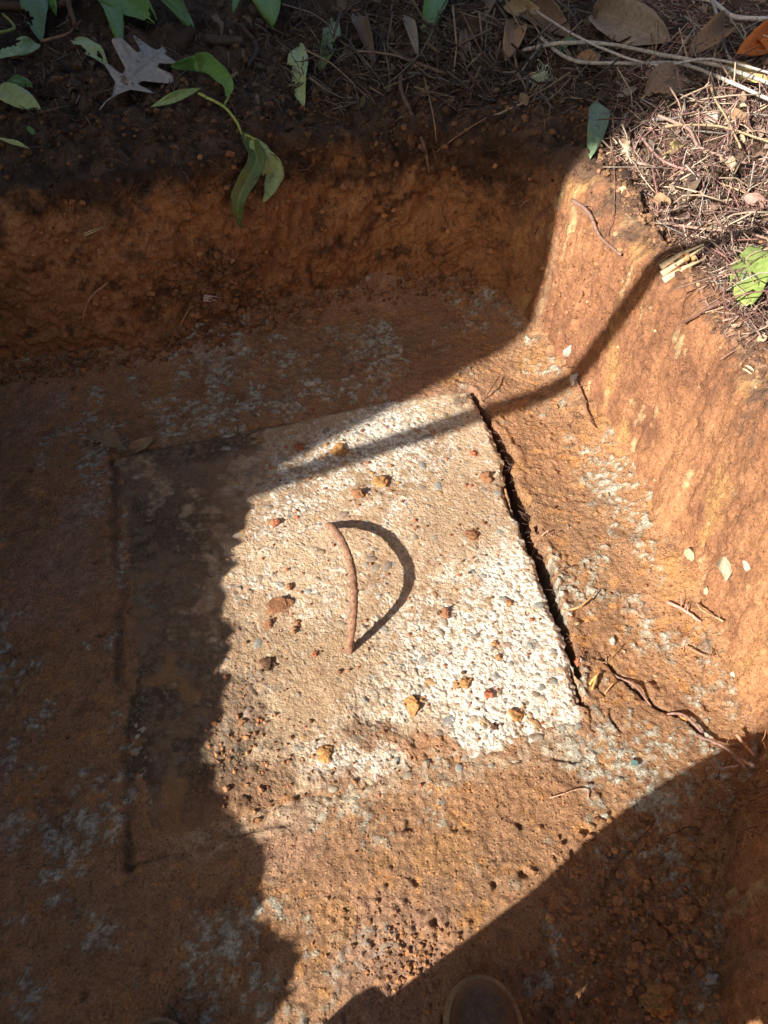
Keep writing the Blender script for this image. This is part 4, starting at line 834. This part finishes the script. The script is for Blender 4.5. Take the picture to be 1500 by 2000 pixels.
# leafy sprig hanging over the far wall
A, na = hit(424, 222); SP = empty('leafy_sprig', tuple(A + na * .03), label='sprig with a yellow stem and three leaves hanging over the shaded wall', cat='sprig')
stem([(392, 190), (424, 224), (455, 246), (484, 266), (494, 280)], 2.8, 2.4, (.42, .48, .12), 'stem', None, None, (.02, .03, .03, .025, .02), parent=SP)
stem([(424, 224), (436, 214), (438, 200)], 2.2, 2.0, (.30, .38, .10), 'leaf_stalk', None, None, (.03, .034, .03), parent=SP)
stem([(484, 266), (492, 290)], 2.4, 2.0, (.42, .48, .12), 'leaf_stalk', None, None, (.025, .03), parent=SP)
def bent_leaf(ps, wpx, col, label, lifts, **kw):
    pts = path(ps, lifts, per=8); mb = MB(); k = px(pts[0]); n = len(pts) - 1; view = (Vector((0, 0, CH)) - pts[n // 2]).normalized(); V = []; C = []; m = 8
    for i, p in enumerate(pts):
        t_ = (pts[min(i + 1, n)] - pts[max(i - 1, 0)]).normalized(); sd = t_.cross(view).normalized(); up = sd.cross(t_); s = i / n; wd = math.sin(math.pi * (s ** .85 * .985 + .01)) ** .8
        for j in range(m + 1):
            t = j / m * 2 - 1; q = p + sd * (t * wpx * k * .5 * wd * (1 + .05 * math.sin(s * 40))) + up * (abs(t) * wd * wpx * k * kw.get('fold', .12)); V.append(q[:]); C.append(((t + 1) / 2, s, .3))
    F = [(i * (m + 1) + j, i * (m + 1) + j + 1, (i + 1) * (m + 1) + j + 1, (i + 1) * (m + 1) + j) for i in range(n) for j in range(m) if not any((i / n - a) ** 2 + ((j / m * 2 - 1 - b) * .3) ** 2 < c * c for a, b, c in kw.get('bites', ()))]
    mb.add(V, F, np.array(C)); o = mb.build('leaf', M_LEAF, SP, origin=tuple(pts[0])); o.location = pts[0] - SP.location; o.color = (*col, 1); o['label'] = label
    md = o.modifiers.new('thickness', 'SOLIDIFY'); md.thickness = .0006
bent_leaf([(342, 141), (375, 145), (415, 163), (434, 190), (438, 206)], 34, G1, 'dark green leaf arching to the left', (.03, .04, .045, .04, .03))
bent_leaf([(490, 278), (489, 330), (477, 388), (463, 440)], 33, (.08, .13, .03), 'dark leaf seen edge on', (.03, .035, .03, .015), fold=.3)
bent_leaf([(500, 278), (522, 312), (527, 350), (518, 396)], 46, (.25, .34, .13), 'pale underside, bitten at its end', (.02, .022, .022, .012), fold=.08, bites=((.93, .8, .12), (.55, .8, .07)))
# lichen tuft
A, na = hit(1050, 158); mb = MB()
for i in range(150):
    q = A + na * .03 + Vector((random.gauss(0, .008), random.gauss(0, .006), random.gauss(0, .006))); pts = [q]; d = Vector((random.gauss(-.15, .5), random.gauss(-.2, .5), random.gauss(-.6, .5))).normalized()
    for k in range(6):
        d = (d + Vector((random.gauss(-.05, .5), random.gauss(-.1, .4), random.gauss(-.25, .4)))).normalized(); q = q + d * .011; pts.append(q)
    mb.tube(pts, .0011, .0006, 3, (.66 * random.uniform(.8, 1.2), .72, .50))
mb.build('lichen_tuft', M_STUFF, origin=tuple(A), label='pale grey green tuft of beard lichen hanging on the rim', cat='lichen')
# ------------------------------------------------------------------ litter that nobody could count
def on_ground_right(u, v): return v < 296 + (u - 1182) * 1.30 + 26 * math.sin(u * .045) and u > 1176 + .12 * max(0, v - 150)
pal_sun = [(.34, .19, .15), (.44, .28, .22), (.56, .41, .30), (.24, .13, .11), (.42, .37, .32), (.64, .48, .33), (.30, .14, .12), (.50, .32, .26), (.58, .46, .34), (.16, .09, .075), (.26, .15, .12)]  # brighter stick colours, sunlight partly put into the tone
pal_shade = [(.10, .06, .045), (.16, .10, .07), (.22, .16, .12), (.07, .045, .035), (.20, .18, .16), (.28, .2, .13)]  # darker stick colours, the shade of the far rim painted in
def sticks(mb, n, region, box, pal, L=(16, 70), R=(.6, 1.7), pile=.016):
    k = 0; tries = 0
    while k < n and tries < n * 6:
        tries += 1; u = random.uniform(box[0], box[1]); v = random.uniform(box[2], box[3])
        if math.sin(u * .031 + 2 * math.sin(v * .021)) * math.sin(v * .037 + 1.7 * math.sin(u * .017)) < -.25 and random.random() < .75: continue
        if not region(u, v): continue
        p, nn = hit(u, v); kk = px(p); ln = random.uniform(*L) * kk * random.choice((.5, .7, 1)); r = random.uniform(*R) * kk
        d = Vector((random.gauss(0, 1), random.gauss(0, 1), random.gauss(0, 1))); d = (d - nn * d.dot(nn) * .85).normalized()
        q = p + nn * (abs(random.gauss(0, pile)) * .6 + r); bend = nn.cross(d) * ln * random.gauss(0, .09) + nn * ln * random.gauss(.02, .05)
        c = np.array(random.choice(pal)) * random.uniform(.45, 1.1)
        mb.tube([q - d * ln * .5, q - d * ln * .15 + bend * .8, q + d * ln * .2 + bend, q + d * ln * .5], r, r * .6, 4 if r > kk * 1.2 else 3, c, .15); k += 1
mb = MB()
sticks(mb, 7400, on_ground_right, (1170, 1620, -40, 800), pal_sun, (12, 54), (.45, 1.2), .010)
sticks(mb, 700, on_ground_right, (1200, 1620, 60, 700), pal_sun, (60, 170), (1.0, 2.1), .02)
mb.build('twig_litter', M_STUFF, kind='stuff')
mb = MB()
sticks(mb, 1900, lambda u, v: v < 205 + 20 * math.sin(u * .03) and u > 560, (560, 1250, -80, 240), pal_shade, (20, 90), (.6, 1.8), .02)
sticks(mb, 700, lambda u, v: v < 240, (-60, 600, -80, 250), pal_shade, (14, 60), (.5, 1.6), .012)
sticks(mb, 260, lambda u, v: True, (620, 1180, -60, 190), pal_shade, (90, 220), (1.4, 3.0), .03)
mb.build('shaded_litter', M_STUFF, kind='stuff')
mb = MB()
for i in range(1300):
    rt = i % 2; u = random.uniform(*((1180, 1620) if rt else (-60, 1260))); v = random.uniform(-60, 760 if rt else 215)
    if rt and not on_ground_right(u, v): continue
    p, nn = hit(u, v); k = px(p); L_ = random.uniform(6, 20 if rt else 26) * k; d = nn.orthogonal().normalized(); d = Matrix.Rotation(random.uniform(0, 6.3), 3, nn) @ d
    dark = (.35 if not rt else 1.0); c = np.array(random.choice([(.40, .26, .17), (.30, .18, .13), (.50, .36, .22), (.26, .19, .15), (.60, .46, .30)])) * dark * random.uniform(.5, 1.15)  # same flakes multiplied darker on the shaded rim, shade in the colour
    leaf_tmp = MB(); leaf_mesh(leaf_tmp, p + nn * random.uniform(.002, .016), p + nn * random.uniform(.002, .02) + d * L_, L_ * random.uniform(.35, .8), (nn + Vector((random.gauss(0, .3), random.gauss(0, .3), 0))).normalized(), shape='round', ns=3, nt_=2, curl=random.uniform(-.6, .6), seed=i)
    mb.add(leaf_tmp.v[0], leaf_tmp.f, c)
mb.build('leaf_crumbs', M_STUFF, kind='stuff')
# rootlets in the cut faces
mb = MB()
def rootlet(u, v, ln, r, cols, hang=.3, out_=.5, seg=6):
    p, nn = hit(u, v); k = px(p); ln *= k; q = p - nn * .002; d = (nn * out_ + Vector((random.gauss(0, .7), random.gauss(0, .5), random.gauss(-hang, .6)))).normalized(); pts = [q]
    for i in range(seg):
        d = (d + Vector((random.gauss(0, .35), random.gauss(0, .3), random.gauss(-hang * .3, .3))) - nn * .12).normalized(); q = q + d * ln / seg; pts.append(q)
    mb.tube(pts, r * k, r * k * .5, 3, np.array(random.choice(cols)) * random.uniform(.7, 1.2))
dk = [(.12, .06, .035), (.20, .10, .05), (.30, .18, .10), (.09, .05, .03)]
for i in range(420): rootlet(random.uniform(-30, 1130), random.gauss(300, 70), random.uniform(20, 70), random.uniform(.5, 1.2), dk)
for i in range(160): rootlet(random.gauss(420, 60), random.gauss(540, 40), random.uniform(14, 60), random.uniform(.5, 1.2), dk)
for i in range(120): rootlet(random.uniform(200, 950), random.uniform(380, 600), random.uniform(14, 50), random.uniform(.4, .9), dk)
for i in range(46): rootlet(random.uniform(480, 1400), random.uniform(1560, 1900) if i % 2 else random.uniform(700, 1500), random.uniform(10, 34), random.uniform(.4, .9), [(.16, .08, .05), (.5, .3, .18), (.3, .16, .09)], .6, .15)
rk = [(.34, .17, .09), (.24, .11, .07), (.45, .26, .14)]
for i in range(90): rootlet(random.uniform(1060, 1480), random.uniform(420, 1300), random.uniform(10, 36), random.uniform(.4, 1.0), rk, .2, .25)
for i in range(80): rootlet(random.gauss(1350, 34), random.gauss(1250, 40), random.uniform(14, 44), random.uniform(.5, 1.1), rk, .1, .4)
for i in range(60): rootlet(random.gauss(1120, 22), random.gauss(745, 60), random.uniform(10, 36), random.uniform(.5, 1.0), [(.16, .08, .05)], .2, .3)
for i in range(90):
    t = random.random(); c = crackL[min(4, int(t * 5))].lerp(crackL[min(5, int(t * 5) + 1)], t * 5 % 1); p = Vector((c.x + .022, c.y, .0)); a = Vector((random.gauss(-.6, .5), random.gauss(0, .6), random.gauss(.2, .5))).normalized()
    mb.tube([p, p + a * .012, p + a * .022 + Vector((0, random.gauss(0, .006), random.gauss(0, .004)))], .0006, .0003, 3, (.17, .10, .08))
mb.build('rootlets', M_STUFF, kind='stuff')
mb = MB()          # root mass over the near wall, lower right
for i in range(620): rootlet(random.uniform(1370, 1620), random.gauss(1555, 45), random.uniform(20, 80), random.uniform(.6, 1.6), [(.36, .17, .07), (.26, .11, .05), (.44, .22, .09), (.16, .07, .04)], .3, .5)
mb.build('root_mass', M_STUFF, kind='stuff')
rootlet_q = []
# crumbs of soil
ico = bmesh.new(); bmesh.ops.create_icosphere(ico, subdivisions=1, radius=1); icv = np.array([v.co[:] for v in ico.verts]); icf = [[v.index for v in f.verts] + [f.verts[2].index] for f in ico.faces]; ico.free()
mb = MB()
def crumb(u, v, s, cols):
    p, nn = hit(u, v); r = s * px(p) * .5; c = np.array(random.choice(cols)) * random.uniform(.7, 1.25)
    V = icv * (1 + .28 * np.array([random.uniform(-1, 1) for _ in range(12 if len(icv) == 12 else len(icv))]))[:, None] * r * np.array([random.uniform(.8, 1.3), random.uniform(.8, 1.2), .8]) + np.array(p + nn * r * .35); mb.add(V, icf, c)
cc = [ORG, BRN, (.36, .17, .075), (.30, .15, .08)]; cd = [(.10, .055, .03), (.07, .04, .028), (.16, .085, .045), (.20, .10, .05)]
for i in range(900):
    u = random.gauss(1260, 95); v = random.gauss(1820, 120)
    if u < 1405 and u > 1000 and v > 1640 - (u - 1000) * .25: crumb(u, v, abs(random.gauss(0, 8)) + 4, [ORG, BRN, (.30, .15, .07), (.34, .16, .07), (.24, .12, .06), (.40, .20, .09)])
for i in range(700):                              # foot of the far wall
    t = random.random() * 7; a, b = pix[int(t)], pix[int(t) + 1]; f = t % 1; crumb(a[0] + (b[0] - a[0]) * f, a[1] + (b[1] - a[1]) * f + random.gauss(-6, 14), abs(random.gauss(0, 6)) + 3, [BRN, (.26, .12, .055), (.34, .16, .07), (.20, .10, .05)])
for i in range(330): crumb(random.gauss(415, 70), random.gauss(575, 45), abs(random.gauss(0, 7)) + 4, [(.20, .10, .05), (.30, .15, .07)])
for i in range(1500): crumb(random.uniform(-40, 1180), random.gauss(215, 60), abs(random.gauss(0, 6)) + 3, cd)
for i in range(700):
    u = random.uniform(1160, 1520); crumb(u, 310 + (u - 1182) * 1.30 + random.gauss(10, 22), abs(random.gauss(0, 6)) + 3, [(.20, .11, .07), (.28, .15, .09), (.14, .08, .05), (.30, .17, .09)])
for i in range(300):
    u = random.uniform(1160, 1520); rootlet_q.append((u, 300 + (u - 1182) * 1.30 + random.gauss(0, 26)))
for i in range(650): crumb(random.uniform(420, 1480), random.uniform(1000, 1990), abs(random.gauss(0, 2.4)) + 1.8, cc)
for i in range(330): crumb(random.uniform(470, 1150), random.uniform(790, 1560), abs(random.gauss(0, 3.2)) + 2.4, [ORG, BRN, RED, RED, DRK])
for i in range(120): crumb(random.gauss(470, 50), random.gauss(1480, 70), abs(random.gauss(0, 4)) + 3, cc)
for i in range(240): crumb(random.gauss(800, 60), random.gauss(1870, 50), abs(random.gauss(0, 4)) + 3, cc)
for i in range(200): crumb(random.gauss(1140, 60), random.gauss(560, 70), abs(random.gauss(0, 4)) + 2, cc)
for u, v, s_, c in halo:
    for i in range(9): crumb(u + random.gauss(0, s_ * .6), v + random.gauss(0, s_ * .5), s_ * random.uniform(.08, .3), [c])
for i in range(150): crumb(random.uniform(-20, 1040), random.uniform(300, 600), random.uniform(6, 15), [(.30, .14, .06), (.24, .11, .05), (.38, .19, .08)])
for i in range(60): crumb(random.uniform(1060, 1500), random.uniform(420, 1350), random.uniform(4, 11), [(.36, .17, .08), (.28, .14, .07), (.52, .36, .2)])
mb.build('soil_crumbs', tint_mat('crumb_soil', 'Col', .95, .35, 260, .002, .15), smooth=False, kind='stuff')
mb = MB()
for u, v in rootlet_q: rootlet(u, v, random.uniform(16, 70), random.uniform(.5, 1.3), [(.30, .16, .11), (.18, .10, .07), (.42, .28, .2)], .4, .5)
mb.build('rootlets', M_STUFF, kind='stuff')
# ------------------------------------------------------------------ what stands out of the frame and throws the shadows: house, young tree
HX, HY = -2.58, -.80
HO = empty('house', (HX - 1.6, HY + 3, WALL_H), label='plain grey boarded house behind the pit, its corner shading the far side', cat='house')
ho = HO.location; wallc = (.42, .42, .40)
mb = MB(); mb.box(-1.58, 1.57, -2.98, 2.98, -.35, 3.3, wallc); mb.build('wall', M_PAINT, HO, smooth=False)
bd = None
for k in range(18):
    z0 = .0 + k * .18
    for fx in (0, 1):
        mb = MB()
        if fx: mb.add([(1.573, -3.0, z0), (1.573, 3.0, z0), (1.600, 3.0, z0), (1.600, -3.0, z0), (1.573, -3.0, z0 + .185), (1.573, 3.0, z0 + .185), (1.585, 3.0, z0 + .185), (1.585, -3.0, z0 + .185)], [(0, 1, 2, 3), (7, 6, 5, 4), (3, 2, 6, 7), (0, 3, 7, 4), (1, 5, 6, 2)], wallc)
        else: mb.add([(-1.6, -2.983, z0), (1.57, -2.983, z0), (1.57, -3.010, z0), (-1.6, -3.010, z0), (-1.6, -2.983, z0 + .185), (1.57, -2.983, z0 + .185), (1.57, -2.995, z0 + .185), (-1.6, -2.995, z0 + .185)], [(0, 3, 2, 1), (7, 4, 5, 6), (3, 7, 6, 2), (0, 4, 7, 3), (1, 2, 6, 5)], wallc)
        mb.build('board', M_PAINT, HO, smooth=False)
mb = MB(); mb.box(1.56, 1.615, -3.02, -2.93, -.1, 3.3, (.7, .7, .67)); mb.build('corner_board', M_PAINT, HO, smooth=False)
mb = MB(); mb.add([(-1.9, -3.0, 3.25), (1.62, -3.0, 3.25), (0, -3.0, 4.3), (-1.9, 3.3, 3.25), (1.62, 3.3, 3.25), (0, 3.3, 4.3)], [(0, 1, 2, 2), (3, 5, 4, 4), (0, 2, 5, 3), (1, 4, 5, 2), (0, 3, 4, 1)], (.10, .10, .10)); mb.build('roof', M_PAINT, HO, smooth=False)
mb = MB(); mb.box(1.59, 1.64, -.6, .6, 1.1, 2.3, (.75, .75, .72)); wf = mb.build('window', M_PAINT, HO, smooth=False)
mb = MB(); mb.box(1.63, 1.645, -.52, .52, 1.18, 2.22, (.05, .06, .07)); mb.build('pane', plain('window_glass', (.04, .05, .06), .06, 5, .05, .0001, .6), wf, smooth=False)
A_ = P(505, 952); B_ = P(1130, 748); AB = B_ - A_
def inpl(a, k): return A_ + AB * a + SUN * k
trk = Vector((-2.33, -.42, .40))
TR_ = empty('young_tree', tuple(trk), label='young bare tree beside the house corner with one long limb over the pit', cat='tree')
mb = MB(); mb.tube([Vector((0, 0, -.1)), Vector((.01, 0, .5)), Vector((-.02, .02, 1.0)), Vector((-.05, .06, 1.9)), Vector((-.1, .1, 2.8))], .05, .03, 10, (.20, .15, .11), .05); mb.build('trunk', M_STUFF, TR_)
lp = smooth_path([trk + Vector((-.02, .02, .86)), inpl(-.5, 2.55), inpl(.0, 2.65), inpl(.5, 2.72), inpl(1.0, 2.85), inpl(1.6, 2.95), inpl(2.3, 3.1), inpl(3.0, 3.3)], 5)
mb = MB(); mb.tube([q - trk for q in lp], .030, .020, 9, (.20, .15, .11), .04); mb.build('limb', M_STUFF, TR_)
mb = MB(); tq = [P(585, 862) + SUN * 2.6, P(540, 893) + SUN * 2.6, P(490, 940) + SUN * 2.58, P(440, 975) + SUN * 2.55]; mb.tube([q - trk for q in tq], .006, .010, 5, (.20, .15, .11)); mb.build('twig', M_STUFF, TR_)
# lumps of dug soil on the left rim
for (u, v, r_, lb) in [(492, 1740, .018, 'dug clod on the left rim, middle one of three'), (584, 1868, .021, 'dug clod on the left rim, nearest to the person'), (396, 1428, .010, 'small dug clod on the left rim, farthest one')]:
    zt = WALL_H + r_
    for it in range(3):
        c = P(u, v) + SUN * (zt / SUN.z); q, n_ = down(c.x - r_ * .7, c.y + r_ * .2, 1.0); zt = max(q.z, WALL_H - .03) + r_ * 1.1
    place(random.choice(CLD), 'soil_clod', (c.x - r_ * .7, c.y + r_ * .2, max(q.z, WALL_H - .03) + r_ * .3), (r_, r_ * 1.3, r_ * .8), BRN, label=lb, cat='soil clod', group='clods on the left rim')
# ------------------------------------------------------------------ the person holding the camera: boots in view, body behind
PE = empty('person', (-.10, -.15, 0), label='person in jeans, dark jacket and brown leather boots standing over the lid holding a phone', cat='person')
po = PE.location
def skin(name, joints, bones, mat, root=0, sub=2):
    me = bpy.data.meshes.new(name); me.from_pydata([tuple(Vector(j[:3]) - po) for j in joints], bones, []); o = bpy.data.objects.new(name, me); COL.objects.link(o); o.parent = PE
    md = o.modifiers.new('skin', 'SKIN'); sv = me.skin_vertices[0] if me.skin_vertices else None
    if sv is None:
        bm = bmesh.new(); bm.from_mesh(me); bm.verts.layers.skin.verify(); bm.to_mesh(me); bm.free(); sv = me.skin_vertices[0]
    for i, j in enumerate(joints):
        sv.data[i].radius = (j[3], j[4] if len(j) > 4 else j[3]); sv.data[i].use_root = (i == root)
    s2 = o.modifiers.new('sub', 'SUBSURF'); s2.levels = sub; s2.render_levels = sub; me.materials.append(mat); md.use_smooth_shade = True; return o
MS = plain('skin', (.50, .30, .22), .5, 60, .08, .0003, .4); MJ = plain('denim', (.06, .09, .16), .85, 300, .25, .0006, .2); MK = plain('jacket_cloth', (.05, .06, .055), .8, 200, .2, .0006, .2); MH = plain('hair', (.06, .04, .025), .6, 150, .3, .003)
hipL, hipR = (-.19, -.31, .78), (-.01, -.31, .78)
body = [(-.10, -.31, .84, .12, .09), (-.095, -.31, 1.0, .115, .085), (-.085, -.29, 1.18, .13, .09), (-.08, -.25, 1.31, .07, .06), (-.07, -.21, 1.38, .048), (-.055, -.165, 1.45, .075, .085), (-.04, -.135, 1.54, .07, .08),
        (-.23, -.27, 1.27, .05), (-.25, -.17, 1.10, .038), (-.085, -.045, 1.045, .024), (-.055, -.02, 1.055, .026, .014),
        (.07, -.26, 1.27, .05), (.17, -.16, 1.09, .038), (.085, -.045, 1.045, .024), (.055, -.02, 1.055, .026, .014),
        (*hipL, .085), (-.225, -.145, .45, .055), (-.285, -.07, .12, .036), (*hipR, .085), (.035, -.07, .43, .058), (.122, .015, .12, .036)]
skin('body', body, [(0, 1), (1, 2), (2, 3), (3, 4), (4, 5), (5, 6), (3, 7), (7, 8), (8, 9), (9, 10), (3, 11), (11, 12), (12, 13), (13, 14), (0, 15), (15, 16), (16, 17), (0, 18), (18, 19), (19, 20)], MS)
skin('trousers', [(-.10, -.31, .88, .135, .10), (-.10, -.31, .82, .14, .11), (*hipL, .105), (-.225, -.145, .45, .074), (-.285, -.07, .10, .055), (*hipR, .105), (.035, -.07, .43, .085), (.118, -.005, .10, .074), (-.252, -.128, .25, .056)], [(0, 1), (1, 2), (2, 3), (3, 8), (8, 4), (1, 5), (5, 6), (6, 7)], MJ, 1)
skin('jacket', [(-.09, -.30, .52, .19, .13), (-.10, -.31, .84, .15, .11), (-.095, -.31, 1.0, .145, .105), (-.085, -.29, 1.18, .155, .11), (-.08, -.25, 1.30, .10, .08), (-.23, -.27, 1.27, .065), (-.25, -.17, 1.10, .052), (-.12, -.07, 1.05, .038), (.07, -.26, 1.27, .065), (.17, -.16, 1.09, .052), (.11, -.07, 1.05, .038)],
     [(0, 1), (1, 2), (2, 3), (3, 4), (4, 5), (5, 6), (6, 7), (4, 8), (8, 9), (9, 10)], MK, 1)  # hem shaped wide and long so the body's shadow leaves no lit gap
hb = lump('hair', MH, 77, 3, .12, 1.5); place(hb, 'hair', (-.05, -.165, 1.535), (.085, .10, .085), (.06, .04, .025), PE)
nb_ = lump('nose', MS, 78, 2, .05, 1); o = place(nb_, 'nose', (-.035, -.075, 1.475), (.012, .018, .020), (1, 1, 1), PE)
for sx in (-1, 1):
    for f in range(4):          # fingers closing round the back of the phone
        b = Vector((sx * .046, -.028 - f * .004, 1.030 + f * .017)); L_ = (.020, .025, .024, .019)[f]
        skin('finger', [(*b, .008), (sx * .047, b.y + .018, b.z + .008, .0075), (sx * (.047 - L_), b.y + .012, b.z + .010, .0065)], [(0, 1), (1, 2)], MS)
    skin('thumb', [(sx * .05, -.05, 1.035, .010), (sx * .038, -.062, 1.055, .009), (sx * .022, -.052, 1.068, .008)], [(0, 1), (1, 2)], MS)
mb = MB(); Mph = Matrix.Translation(Vector((0, 0, CH))) @ Matrix.Rotation(TH, 4, 'X'); mb.box(-.036, .036, -.115, .015, .012, .020, (.03, .03, .035), Mph); ph = mb.build('phone', plain('phone_black', (.02, .02, .022), .2, 10, .02, .0001, .5), smooth=False, label='black phone held level in both hands above the lid', cat='phone')
# boots
MBT = None
def boot_mat():
    m, t, b = new_mat('scuffed_leather'); vec = t.nodes.new('ShaderNodeNewGeometry').outputs['Position']; col = node(t, 'ShaderNodeAttribute', attribute_name='Col').outputs['Color']
    n1 = noise(t, vec, 26, 6, .75); n2 = noise(t, vec, 240, 4, .7)
    c = mixrgb(t, maprange(t, n1, .46, .62, 0, .75), col, (.20, .12, .065)); c = mixrgb(t, 1.0, c, maprange(t, n2, .3, .7, .7, 1.25), 'MULTIPLY')
    t.links.new(c, b.inputs['Base Color']); t.links.new(maprange(t, n1, .4, .6, .42, .8), b.inputs['Roughness']); t.links.new(bump(t, n2, .0012, .5), b.inputs['Normal']); return m
MBT = boot_mat()
def make_boot(tip, ang, label=None):
    B = empty('boot'); B.parent = PE; L_ = .28
    def outline(s, grow=0):            # half width along the sole, s: 0 heel .. 1 toe
        w_ = .031 + .020 * ss(.35, .72, np.array(s)) - .004 * np.exp(-((s - .42) / .12) ** 2)
        endc = (1 - min(1, max(0, (s - .80) / .20)) ** 2.3) ** .5 if s < 1 else 0; hc = (1 - min(1, max(0, (.12 - s) / .12)) ** 2) ** .5 if s > 0 else 0
        return float(w_) * endc * hc + grow * (1 if 0 < s < 1 else 0)
    def ring(s, z, sc=1, grow=0, up=0): pass
    def loft(name, levels, col, mat, nsg=40):
        V = []; F = []; n = 2 * nsg
        for (z0, grow, lo, hi, zf) in levels:
            for i in range(n):
                th = 2 * math.pi * i / n; s = .5 - .5 * math.cos(th) ; sgn = 1 if th < math.pi else -1
                ss_ = lo + (hi - lo) * s; w_ = max(0.0, outline(min(max(s, 1e-4), 1 - 1e-4)) + grow * math.sin(math.pi * s) ** .3)
                V.append((sgn * w_, -L_ * (1 - ss_) , z0 + zf(ss_)))
        for a in range(len(levels) - 1):
            for i in range(n): F.append((a * n + i, a * n + (i + 1) % n, (a + 1) * n + (i + 1) % n, (a + 1) * n + i))
        mb = MB(); k = len(levels); ctr0 = len(V); V.append((0, -L_ * .5, levels[0][0] + levels[0][4](.5))); V.append((0, -L_ * .5, levels[-1][0] + levels[-1][4](.5)))
        for i in range(n): F.append((ctr0, (i + 1) % n, i, i)); F.append((ctr0 + 1, (k - 1) * n + i, (k - 1) * n + (i + 1) % n, (k - 1) * n + (i + 1) % n))
        V = [(x, y, z) for x, y, z in V]; mb.add(V, F, col); return mb.build(name, mat, B)
    flat = lambda s: 0.0; lift = lambda s: .010 * max(0, (s - .75) / .25) ** 2
    sole = loft('sole', [(.0, -.002, .01, .99, lift), (.006, .004, 0, 1.0, lift), (.022, .004, 0, 1.0, lift), (.026, .001, 0, .995, lift)], (.07, .05, .035), MBT)
    loft('welt', [(.0262, .002, .0, 1.006, lift), (.0285, .0065, -.003, 1.02, lift), (.0325, .0062, -.003, 1.019, lift), (.034, .001, .0, 1.0, lift)], (.36, .23, .12), MBT)
    dome = lambda s: .0
    # vamp and toe cap: rows across the boot
    V = []; F = []; NS = 40; NC = 18
    for i in range(NS + 1):
        s = .02 + .975 * (i / NS); w_ = outline(min(s, .9995)) * .97 - .001; w_ = max(w_, .0005)
        hgt = .040 * (1 - max(0, (s - .74) / .262) ** 2.8) ** .5 + .058 * float(ss(.74, .42, np.array(s)))
        hgt = max(hgt, .001)
        for j in range(NC + 1):
            a = math.pi * j / NC; ca = math.cos(a); sa = math.sin(a); V.append((w_ * (abs(ca) ** .8) * (1 if ca > 0 else -1), -L_ * (1 - s), .031 + lift(s) + hgt * sa ** .75))
    for i in range(NS):
        for j in range(NC): a = i * (NC + 1) + j; F.append((a, a + 1, a + NC + 2, a + NC + 1))
    mb = MB(); mb.add(V, F, (.085, .052, .034)); up = mb.build('upper', MBT, B)
    mb = MB(); mb.tube([Vector((0, -.215, .08)), Vector((0, -.225, .13)), Vector((0, -.235, .20))], .046, .058, 16, (.06, .038, .026)); mb.build('shaft', MBT, B)
    # seam across the toe
    pts = []
    for j in range(13):
        a = math.pi * (j + .3) / 12.6; s = .72 - .03 * math.sin(a); w_ = outline(s) * .985; hh = .041 + .058 * float(ss(.74, .42, np.array(s))); pts.append(Vector((w_ * abs(math.cos(a)) ** .8 * (1 if math.cos(a) > 0 else -1), -L_ * (1 - s), .031 + hh * math.sin(a) ** .75)))
    mb = MB(); mb.tube(pts, .0014, .0014, 5, (.16, .10, .055)); mb.build('toe_seam', MBT, B)
    B.scale = (.86, 1, .95); B.rotation_euler = (0, 0, ang); B.location = Vector((tip[0], tip[1], .002)) - po
    if label: B['label'] = label
    return B
t1 = P(928, 1915, .04); make_boot((t1.x, t1.y), math.radians(8), 'scuffed brown boot toe in the middle of the bottom edge')
t2 = P(312, 1998, .04); make_boot((t2.x, t2.y), math.radians(-2))
